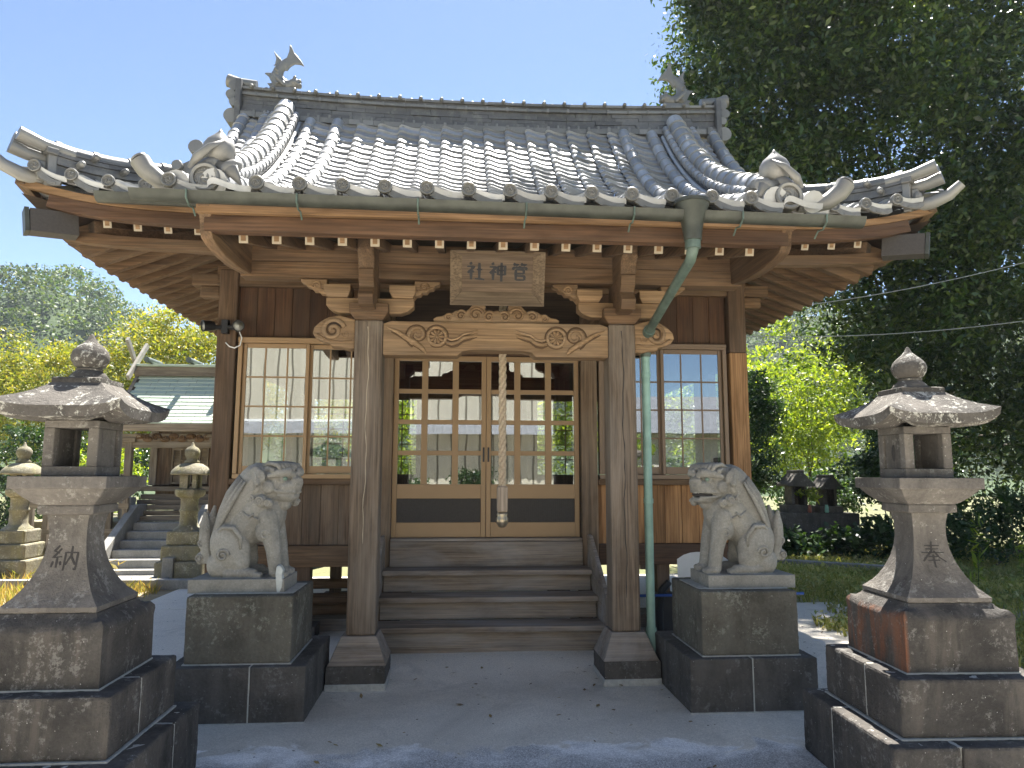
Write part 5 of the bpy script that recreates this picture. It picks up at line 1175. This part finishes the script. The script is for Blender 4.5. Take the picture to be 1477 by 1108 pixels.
# ================================================================ FOLIAGE
rng = np.random.default_rng(11)
def leaf_mesh(name, C_, size, mat, parent=None, aspect=.42, up=.35, seed=0, spread=.35):
    """many separate leaf-sized diamonds at the given points"""
    g = np.random.default_rng(seed); n = len(C_)
    nrm = g.normal(size=(n,3)); nrm[:,2] += up*2; nrm /= np.linalg.norm(nrm,axis=1)[:,None]
    a = g.normal(size=(n,3)); a -= nrm*(a*nrm).sum(1)[:,None]; a /= np.linalg.norm(a,axis=1)[:,None]; c = np.cross(nrm,a)
    s = size*(1+spread*g.normal(size=n)).clip(.45,1.9)[:,None]
    V = np.empty((n,4,3)); V[:,0] = C_-a*s*.5; V[:,1] = C_+c*s*aspect*.5-nrm*s*.06; V[:,2] = C_+a*s*.5-nrm*s*.12; V[:,3] = C_-c*s*aspect*.5-nrm*s*.06
    me = bpy.data.meshes.new(name); me.vertices.add(4*n); me.vertices.foreach_set('co', V.ravel()); me.loops.add(4*n); me.loops.foreach_set('vertex_index', np.arange(4*n)); me.polygons.add(n)
    me.polygons.foreach_set('loop_start', np.arange(n)*4); me.polygons.foreach_set('loop_total', np.full(n,4)); me.update(calc_edges=True); me.materials.append(mat)
    o = bpy.data.objects.new(name, me); col.objects.link(o)
    if parent is not None: o.parent = parent; o.matrix_parent_inverse = Matrix.Translation(-Vector(parent.location))
    return o
def blob_points(blobs, n, clump, rc, seed, shell=.45, accept=None):
    """points in leafy clumps: blobs hold boughs, boughs hold sprays, so light tops and dark gaps appear at every scale"""
    g = np.random.default_rng(seed); vol = np.array([b_[3]*b_[4]*b_[5] for b_ in blobs])**.75; per = clump*14
    pk = g.choice(len(blobs), size=max(3,n//per), p=vol/vol.sum())
    d = g.normal(size=(len(pk),3)); d /= np.linalg.norm(d,axis=1)[:,None]; r = (shell+(1-shell)*g.random(len(pk))**.6)[:,None]
    B = np.array(blobs)[pk]; bough = B[:,:3]+d*r*B[:,3:6]; br = rc*2.1*(.6+.8*g.random(len(pk)))
    q = g.normal(size=(len(pk)*14,3)); q /= np.linalg.norm(q,axis=1)[:,None]; q[:,2] = q[:,2]*.62+.12
    cen = np.repeat(bough,14,axis=0)+q*np.repeat(br,14)[:,None]*(.55+.5*g.random((len(q),1)))
    if accept is not None: cen = cen[accept(cen)]
    return np.repeat(cen, clump, axis=0)+g.normal(size=(len(cen)*clump,3))*rc*.62*np.array([1,1,.7])*(.4+g.random((len(cen)*clump,1)))
def trunk(name, base, tips, r, mat, parent, seed=1):
    g = random.Random(seed); b = MB(); B0 = Vector(base); n = len(tips); mx = sum((Vector(t) for t in tips), Vector())/n
    H = min(t[2] for t in tips); fork = B0.lerp(Vector((mx.x, mx.y, 0)), .35); fork.z = B0.z+max(.3*(mx.z-B0.z), .1); fz = fork
    b.tube([B0, B0.lerp(fz,.5)+Vector((r*.3,0,0)), fz, fz+(fz-B0)*.15], [r*1.15, r*.95, r*.85, r*.6], 9)
    for t in tips:
        T_ = Vector(t); pts = []; rr = r*(.55 if n < 4 else .24)
        for k in range(8):
            q = k/7; p = Vector((fz.x+(T_.x-fz.x)*q**1.3, fz.y+(T_.y-fz.y)*q**1.3, fz.z+(T_.z-fz.z)*q))
            pts.append(p+Vector((g.uniform(-1,1),g.uniform(-1,1),g.uniform(-.5,.5)))*.10*(T_-fz).length*q*(1-q))
        b.tube(pts, [rr*(1-.9*k/7)+.003 for k in range(8)], 7)
    return b.build(name, mat, parent, smooth=True)
bark = stone('tree_bark', (.05,.038,.028), (.12,.095,.07), scale=1.5, bumpk=.8)
def tree(name, label, cat, base, blobs, n, size, mat, grp=None, clump=14, rc=.25, r=.15, seed=0, shell=.45, aspect=.42, up=.35, accept=None, ntips=6):
    T = thing(name, label, cat, base, grp); P_ = blob_points(blobs, n, clump, rc, seed, shell, accept)
    leaf_mesh('crown', P_, size, mat, T, aspect, up, seed)
    g = random.Random(seed+5); tips = [Vector(b_[:3])+Vector((g.uniform(-.4,.4)*b_[3],g.uniform(-.4,.4)*b_[4],g.uniform(-.2,.3)*b_[5])) for b_ in (blobs*3)[:max(ntips,len(blobs))]]
    trunk('trunk', base, tips, r, bark, T, seed); return T
evergreen = leafmat('evergreen_leaf', [(.014,.034,.008),(.032,.068,.015),(.06,.108,.023),(.13,.175,.045)], .32, .28, .8, .32)
dkshrub = leafmat('shrub_leaf', [(.015,.04,.012),(.03,.07,.02),(.05,.10,.03)], .3, .4)
yellow = leafmat('yellow_green_leaf', [(.09,.14,.022),(.19,.23,.032),(.28,.29,.05),(.33,.28,.06)], .42, .5)
bright = leafmat('bright_green_leaf', [(.09,.16,.018),(.18,.26,.03),(.30,.36,.05)], .55, .45)
hillleaf = leafmat('hill_leaf', [(.03,.065,.018),(.05,.10,.025),(.08,.13,.035),(.12,.15,.045)], .3, .6, .11, .45)
grassm = leafmat('grass_blade', [(.17,.21,.055),(.27,.30,.09),(.38,.37,.15),(.50,.44,.24)], .4, .6)
drym = leafmat('dry_grass_blade', [(.34,.25,.11),(.45,.34,.15),(.30,.28,.10),(.18,.22,.06)], .35, .7)
# big evergreen on the right
def inview(c):   # the crown's own left-hand outline, leaning out over the hall roof high up
    x, y, z = c[:,0], c[:,1], c[:,2]; lim = 2.0+.335*(y-2.2)+.25*np.sin(z*2.3)+.2*np.sin(z*5.1+1); return (x > lim) & ~((z < 4.0) & (x < -.29+.585*(y+5.3)))
blobs = [(6.6,9.0,10.5,2.9,3.0,2.6),(9.5,8.5,9.0,3.4,3.0,3.0),(6.0,9.0,7.0,1.9,2.2,2.0),(8.2,8.6,5.6,2.4,2.0,1.7),(10.8,8.4,5.2,3.0,2.2,2.4),(12.5,9.0,8.2,3.4,3.2,3.8),(10.8,9.4,2.8,2.8,1.8,2.2),(9.0,10.0,3.6,1.6,1.6,1.0),(14.5,9,4.5,3.2,2.8,3.4),(13.0,8.0,1.9,3.0,1.8,2.0),(8.0,8.8,12.2,3.0,3.0,2.2),(11.5,9,12,3.6,3.2,2.6),(5.5,9.0,8.8,1.7,2.0,1.7),(10.5,7.8,6.8,2.4,1.8,2.0),(7.4,8.2,8.4,2.0,1.8,1.8),(9.0,9.0,4.4,1.8,1.6,1.7),(9.9,8.8,6.8,1.9,1.6,1.9),(8.6,8.4,7.4,1.8,1.6,1.8),(7.0,9.4,10.4,2.4,1.8,2.2),(9.5,8.2,10.5,2.6,1.8,2.2),(10.6,8.6,3.2,1.9,1.5,1.7),(5.6,8.8,10.6,1.6,1.6,2.2),(6.2,8.2,12.5,2.4,2.0,1.8)]
BIG = tree('evergreen_tree', 'huge dark evergreen tree towering over the right side of the hall', 'tree', (12.8, 14.5, 0), blobs, 270000, .12, evergreen, clump=30, rc=.36, r=.36, seed=21, shell=.20, aspect=.42, accept=inview, ntips=16)
def overhead(c): return c[:,2] > 2.6+.74*(c[:,1]+5.3)
leaf_mesh('crown', blob_points([(3.1,5.0,11.6,1.7,1.7,1.2),(4.6,5.6,12.0,2.0,2.0,1.5),(6.6,5.8,12.2,2.2,2.0,1.6)], 26000, 18, .28, 22, .2, overhead), .13, evergreen, BIG, .42, .35, 22)
# shrubs and sunlit trees right of the hall
tree('round_shrub_tree', 'dense round-headed green tree beside the orange corner post', 'tree', (5.9, 9.4, 0), [(5.7,9.6,2.6,.95,.9,1.0),(5.6,9.6,1.9,.85,.85,.8),(5.9,9.5,3.2,.6,.6,.5)], 15000, .085, dkshrub, clump=16, rc=.13, r=.06, seed=31, shell=.6)
tree('sunlit_tree', 'bright yellow-green tree glowing in the gap between round shrub and right lantern', 'tree', (10.2, 15.5, 0), [(9.7,15.5,3.9,1.6,1.4,1.3),(10.4,15.5,2.8,1.7,1.4,1.3),(9.3,15.8,2.3,1.3,1.2,1.1),(11.2,16,4.6,1.2,1.2,1.0)], 16000, .12, bright, clump=12, rc=.25, r=.08, seed=32, shell=.4)
tree('sunlit_tree', 'pale green sunlit tree furthest back beyond the round shrub on the right', 'tree', (9.5, 21, 0), [(9.2,21,5.2,2.0,1.6,1.5),(11.0,21,5.8,2.0,1.6,1.5),(10.0,21,3.4,2.2,1.6,1.6),(13,21.5,3.2,2.2,1.6,2.4)], 14000, .15, bright, clump=12, rc=.3, r=.1, seed=33, shell=.4)
tree('garden_shrub', 'dark green shrub with a thin bare stem left of the right lantern', 'shrub', (7.55, 7.4, 0), [(7.6,7.5,2.0,.62,.6,.6),(7.95,7.6,1.5,.6,.6,.5),(7.45,7.7,1.5,.45,.5,.4)], 8000, .09, dkshrub, clump=12, rc=.13, r=.035, seed=34, shell=.35)
tree('garden_shrub', 'low leafy green shrub spreading in front of the small stone wayside shrines', 'shrub', (6.1, 7.7, 0), [(5.8,7.7,.22,.6,.4,.25),(6.7,7.6,.25,.6,.4,.28),(7.4,7.3,.3,.5,.4,.3)], 5000, .10, dkshrub, clump=10, rc=.12, r=.02, seed=35, shell=.2, aspect=.7, up=.8)
tree('garden_shrub', 'weedy green shrub at the right edge behind the right lantern', 'shrub', (8.5, 6.2, 0), [(8.3,6.4,.5,.7,.6,.5),(9.4,6.6,.6,.8,.6,.6),(10.5,6.2,.6,.9,.6,.6)], 7000, .10, dkshrub, clump=10, rc=.16, r=.02, seed=36, shell=.2)
tree('garden_shrub', 'shadowed green hedge shrub behind the wayside shrines on the right', 'shrub', (6.6, 11, 0), [(5.2,11,.8,.9,.6,.7),(6.8,11.2,.9,1.0,.6,.8),(8.4,11.5,1.0,1.0,.7,.9)], 8000, .10, dkshrub, clump=12, rc=.16, r=.04, seed=37, shell=.3)
# trees behind the small shrine on the left
tree('yellowing_tree', 'broad yellow-green tree behind the roof of the small shrine', 'tree', (-8.6, 17, 0), [(-8.8,17,4.2,2.6,1.8,1.8),(-7.0,17,4.6,2.2,1.8,1.5),(-5.2,17.5,4.0,2.0,1.6,1.4),(-8.6,16.6,2.8,2.4,1.5,1.5),(-9.0,17.2,5.6,1.3,1.3,.9)], 60000, .10, yellow, clump=14, rc=.26, r=.16, seed=41, shell=.5)
tree('yellowing_tree', 'yellow-green tree at the far left edge behind the tall left lantern', 'tree', (-13.6, 17.5, 0), [(-13.0,17.5,3.6,2.2,1.8,1.5),(-11.4,17.3,4.0,1.8,1.6,1.4),(-15.2,18,4.4,2.2,1.8,1.8),(-12.4,17,2.6,2.0,1.4,1.2)], 44000, .10, yellow, clump=14, rc=.26, r=.15, seed=42, shell=.5)
tree('hedge_shrub', 'dark green clipped hedge behind the left lantern', 'hedge', (-9.6, 11.5, 0), [(-10.8,11.5,1.4,1.2,.7,1.3),(-9.2,11.5,1.5,1.2,.7,1.2),(-7.9,11.6,1.3,.9,.7,1.2),(-12.4,11.5,1.5,1.2,.7,1.3)], 16000, .09, dkshrub, clump=14, rc=.16, r=.05, seed=43, shell=.5)
tree('hedge_shrub', 'pale green bush between the tall left lantern and the small shrine', 'shrub', (-6.9, 8.9, 0), [(-6.9,9.0,1.4,.6,.5,.9),(-7.3,9.2,.9,.6,.5,.7)], 6000, .075, bright, clump=12, rc=.13, r=.04, seed=44, shell=.4)
tree('sunlit_tree', 'green sunlit tree directly behind the hall seen through its rear windows', 'tree', (1.5, 13, 0), [(1.8,13,2.4,2.0,1.0,1.8),(-1.4,13.2,2.2,1.8,1.0,1.6),(-.0,13.5,2.6,1.6,1,1.6)], 12000, .13, bright, clump=12, rc=.25, r=.1, seed=45, shell=.4)
# far-off wood on the hill: one mass of crowns
g = np.random.default_rng(5); cen = []
while len(cen) < 1900:
    x, y = g.uniform(-150,130), g.uniform(60,150); z = hillz(x,y)
    if z > .5: cen.append((x,y,z+g.uniform(.5,2.5), g.uniform(1.4,3.6)))
cen = np.array(cen); per = 200; d = g.normal(size=(len(cen)*per,3)); d[:,2] = np.abs(d[:,2])*.9-.15; d /= np.linalg.norm(d,axis=1)[:,None]
P_ = np.repeat(cen[:,:3],per,axis=0)+d*np.repeat(cen[:,3],per)[:,None]*np.array([1,1,.95])*(.8+.25*g.random((len(d),1)))
tag(leaf_mesh('hill_forest', P_, .42, hillleaf, None, .7, .5, 6), 'hazy green wood covering the distant hillside', 'forest', None, 'stuff')
# grass and weeds
def blades(name, region, n, h, mat, seed, lab, cat, wd=.010):
    g = np.random.default_rng(seed); P_ = region(g, n); n = len(P_); hh = h*(.45+.8*g.random(n)**1.5); a = g.random(n)*6.283; lean = g.normal(size=(n,2))*.35
    u = np.stack([np.cos(a),np.sin(a),0*a],1)*wd*(.6+.8*g.random(n))[:,None]; top = np.stack([lean[:,0]*hh,lean[:,1]*hh,hh],1); mid = top*np.array([.4,.4,.6])
    V = np.stack([P_-u,P_+u,P_+mid+u*.7,P_+top,P_+mid-u*.7],1); me = bpy.data.meshes.new(name); me.vertices.add(5*n); me.vertices.foreach_set('co',V.ravel()); me.loops.add(5*n); me.loops.foreach_set('vertex_index',np.arange(5*n)); me.polygons.add(n)
    me.polygons.foreach_set('loop_start',np.arange(n)*5); me.polygons.foreach_set('loop_total',np.full(n,5)); me.update(calc_edges=True); me.materials.append(mat); o = bpy.data.objects.new(name,me); col.objects.link(o); return tag(o, lab, cat, None, 'stuff')
def reg_right(g, n):
    x = g.uniform(3.3,12,n); y = g.uniform(.2,9,n); k = (x > 3.35+.22*np.maximum(0,y-1.2)+.25*np.sin(y*3)+.12*np.sin(y*9))*(g.random(n) < .35+.65*(np.sin(x*2.1+y)*np.sin(y*1.7-x) > -.35)); return np.stack([x[k],y[k],0*x[k]-.01],1)
def reg_left(g, n):
    x = g.uniform(-12,-3.9,n); y = g.uniform(1.6,6.6,n); k = (x < -4.15-.1*np.sin(y*4))*(g.random(n) < .25+.75*(np.sin(x*3+y)*np.sin(y*2.7-x) > .0)); k &= ~((np.abs(x-SX-.12) < .75)*(y > 4.9)); return np.stack([x[k],y[k],0*x[k]-.01],1)
blades('grass', reg_right, 60000, .12, grassm, 51, 'green grass and weeds on the ground right of the hall', 'grass', .008)
blades('dry_grass', reg_left, 26000, .15, drym, 52, 'dry yellow grass on the sunny ground at the left', 'grass', .007)
def cover(n, seed):
    g = np.random.default_rng(seed); P_ = reg_right(g, n); P_[:,2] = np.abs(g.normal(size=len(P_)))*.05+.02; return P_
tag(leaf_mesh('ground_cover', cover(60000, 54), .055, leafmat('weed_leaf', [(.15,.20,.06),(.25,.30,.09),(.37,.37,.15),(.45,.41,.22)], .35, .6), None, .5, .8, 55), 'low leafy weeds covering the ground between grass and trees on the right', 'weeds', None, 'stuff')
def weed(x, y, h, lab, seed, mat=bright):
    g = random.Random(seed); T = thing('tall_weed', lab, 'weed', (x,y,0)); b = MB(); b.tube([(x,y,0),(x+.03,y,h*.5),(x+.02,y+.02,h)], [.006,.005,.002], 5); b.build('stem', dkshrub, T)
    P_ = np.array([(x+.03+g.gauss(0,.05),y+g.gauss(0,.05),h*(.15+.85*k/60)) for k in range(60)]); leaf_mesh('leaves', P_, .13, mat, T, .2, .6, seed)
weed(5.4, 3.4, .62, 'tall bright weed left of the right lantern shaft', 61); weed(6.6, 4.0, .95, 'tall feathery weed standing right of the right lantern shaft', 62); weed(7.4, 4.2, .75, 'shorter weed near the right edge of the grass', 63); weed(-4.75, 4.5, .42, 'small yellow weed at the foot of the stone stairs', 64, drym)
g = np.random.default_rng(77); n_ = 130; px = np.concatenate([g.uniform(-1.2,1.2,70), g.uniform(1.0,3.2,60)]); py = np.concatenate([g.uniform(-1.6,.8,70), g.uniform(.3,3.0,60)])
tag(leaf_mesh('fallen_leaves', np.stack([px, py, np.array([gz(x,y) for x,y in zip(px,py)])+.018],1), .035, leafmat('dead_leaf', [(.10,.06,.025),(.2,.13,.05),(.28,.22,.09)], .1, .8), None, .5, 3.0, 78), 'small dead leaves scattered over the concrete forecourt', 'leaves', None, 'stuff')
# ---- wayside shrines on a stone block
b = MB(); b.box(5.80,6.65,8.25,8.9,-.02,.78); b.box(6.655,7.45,8.25,8.9,-.02,.77); tag(b.build('stone_block_base', M['slabst'], bevel=.015), 'rough stone block base carrying the two small wayside shrines', 'base')
def hokora(x, y, z, s, lab):
    T = thing('wayside_shrine', lab, 'shrine', (x,y,z), 'wayside stone shrines'); mt = M['slabst']
    def put(b, n, **k): o = b.build(n, mt, T, **k); o.matrix_parent_inverse = I4
    b = MB(); b.box(-.26*s,.26*s,-.2,.2,0,.14*s); put(b, 'base', bevel=.012)
    b = MB(); h = .16*s; b.box(-h,-h+.06,-.15,.15,.142*s,.5*s); b.box(h-.06,h,-.15,.15,.142*s,.5*s); b.box(-h+.06,h-.06,.1,.15,.142*s,.5*s); put(b, 'cella', bevel=.008)
    b = MB(); b.prism([(-.28*s,.50*s),(-.29*s,.54*s),(-.2*s,.60*s),(-.12*s,.70*s),(-.05*s,.77*s),(.05*s,.77*s),(.12*s,.70*s),(.2*s,.60*s),(.29*s,.54*s),(.28*s,.50*s)], (0,-.26,0), (1,0,0), (0,0,1), (0,.5,0)); b.box(-.06*s,.06*s,-.27,.25,.76*s,.82*s); put(b, 'roof', bevel=.015)
hokora(6.34,8.55,.78,1.0,'left-hand and taller of the two small dark stone wayside shrines'); hokora(6.98,8.6,.77,.9,'right-hand small dark stone wayside shrine with a deep recess')
for x, c_, lab in ((6.50,(.25,.08,.05),'reddish brown flower vase between the wayside shrines'),(6.84,(.25,.5,.42),'pale green glass jar on the stone block beside the wayside shrines')):
    b = MB(); b.lathe([(.03,.78),(.04,.80),(.035,.88),(.025,.92),(.03,.93)], 12, (x,8.33,0)); tag(b.build('flower_vase', plain('vase_'+lab[:4].strip(), c_, .4), smooth=True), lab, 'vase')
tree('flower_bunch', 'bunch of green sprigs in the vase before the left wayside shrine', 'flowers', (6.5,8.33,.9), [(6.54,8.33,1.12,.12,.1,.18)], 300, .08, bright, clump=6, rc=.06, r=.006, seed=71, shell=.1)
# ---- overhead wires on the right
for z0, z1, y, lab in ((4.22,5.15,6.0,'upper thin overhead wire crossing in front of the dark trees'),(3.84,4.15,6.2,'lower pale overhead wire sagging across the trees at the right')):
    b = MB(); b.tube([(2.4+ (11-2.4)*t, y, z0+(z1-z0)*((2.4+8.6*t)-4.4)/4.9-.25*math.sin(math.pi*t)+(.12 if z1 < 5 else .1)) for t in np.linspace(0,1,24)], .007, 5); tag(b.build('overhead_wire', plain('wire', (.38,.38,.36), .6), smooth=True), lab, 'wire')
# ================================================================ BEHIND THE VISITOR (seen mirrored in the glass)
WH = thing('warehouse', 'white corrugated building with a grey lean-to roof mirrored in the door glass', 'building', (-1, -17, 0))
m_, nt_, bs_ = nmat('white_corrugated'); tc_ = N(nt_, 'ShaderNodeTexCoord'); sx_ = N(nt_, 'ShaderNodeSeparateXYZ'); L(nt_, tc_.outputs['Object'], sx_.inputs[0])
f_ = N(nt_, 'ShaderNodeMath', operation='PINGPONG'); L(nt_, sx_.outputs[0], f_.inputs[0]); f_.inputs[1].default_value = .24; L(nt_, ramp(nt_, f_.outputs[0], [(.0,(.12,.11,.08)),(.028,(.13,.12,.09)),(.04,(.42,.395,.32)),(1,(.44,.415,.335))]), bs_.inputs['Base Color']); bs_.inputs['Roughness'].default_value = .6
cor = m_; grey = plain('grey_corrugated', (.16,.17,.19), .5, .2, .2, 3)
def corr(name, x0, x1, z0, z1, y0, y1, mat, pitch=.9, dp=.03):
    b = MB(); n = int((x1-x0)/pitch*4); V = []
    for i in range(n+1):
        x = x0+(x1-x0)*i/n; o = dp*[0,.05,1,.05][i%4]; V += [(x,y0+o,z0),(x,y1+o,z1)]
    b.add(V, [(2*i,2*i+2,2*i+3,2*i+1) for i in range(n)]); return b.build(name, mat, WH)
corr('upper_wall', -10, 4.9, 3.3, 8.5, -17.5, -17.5, cor); corr('lower_wall', -10, 4.9, 0, 2.9, -16.6, -16.6, cor)
corr('roof', -10.3, 5.2, 2.85, 3.35, -15.9, -17.45, grey, .36, .06)
b = MB(); b.box(-10,4.9,-17.49,-17.44,3.36,3.44); b.build('flashing', M['white'], WH)
b = MB(); b.box(-10,4.9,-24,-17.7,0,8.4); b.build('body', grey, WH)
HO_ = thing('house', 'grey-roofed house mirrored in the right window', 'house', (13, -27, 0))
b = MB(); b.box(8.5,17,-31,-26,0,3.6); b.build('wall', plain('house_wall', (.5,.47,.42), .8), HO_)
b = MB(); b.prism([(-25.3,3.5),(-28.5,5.6),(-31.7,3.5)], (8,0,0), (0,1,0), (0,0,1), (9.5,0,0)); b.build('roof', grey, HO_)
b = MB()
for x in (9.6, 12.2, 14.8): b.box(x,x+1.3,-25.99,-25.95,1.1,2.3)
b.build('window', M['iron'], HO_)
b = MB()
for k in range(5): b.box(-9,-2,-13.03,-13,.35+.2*k,.38+.2*k)
for k in range(8): b.box(-9+k,-8.96+k,-13.06,-12.98,0,1.2)
tag(b.build('handrail', M['white']), 'white handrail mirrored in the left window', 'railing')
for i, (x, y, s) in enumerate(((-1.6,-12.5,.75),(.2,-12.8,.95),(4.6,-12.5,1.3),(9.2,-13,1.9),(-9.5,-11,1.8))):
    tree('round_shrub_tree', ['small dark shrub mirrored low in the left door','dark round shrub mirrored in the middle of the doors','green tree mirrored in the right door','leafy tree mirrored in the right window','green tree mirrored in the left window'][i], 'shrub', (x,y,0), [(x,y,s*.95,s*.6,s*.6,s*.75),(x+.2*s,y,s*1.5,s*.4,s*.4,s*.5)], 2500, .12, dkshrub if i < 2 else bright, clump=10, rc=.15, r=.05, seed=80+i)

# ================================================================ AIR
b = MB(); b.box(-200, 180, -40, 190, -1.2, 46); HZ = b.build('haze', bpy.data.materials.new('haze_air')); hm = HZ.data.materials[0]; hm.use_nodes = True; hn = hm.node_tree; hn.nodes.remove(hn.nodes['Principled BSDF'])
pv = hn.nodes.new('ShaderNodeVolumePrincipled'); pv.inputs['Color'].default_value = (.82,.9,1,1); pv.inputs['Density'].default_value = .0005; pv.inputs['Anisotropy'].default_value = .2
hn.links.new(pv.outputs[0], hn.nodes['Material Output'].inputs['Volume']); tag(HZ, 'thin pale haze between the shrine and the wooded hill', 'haze', None, 'stuff')
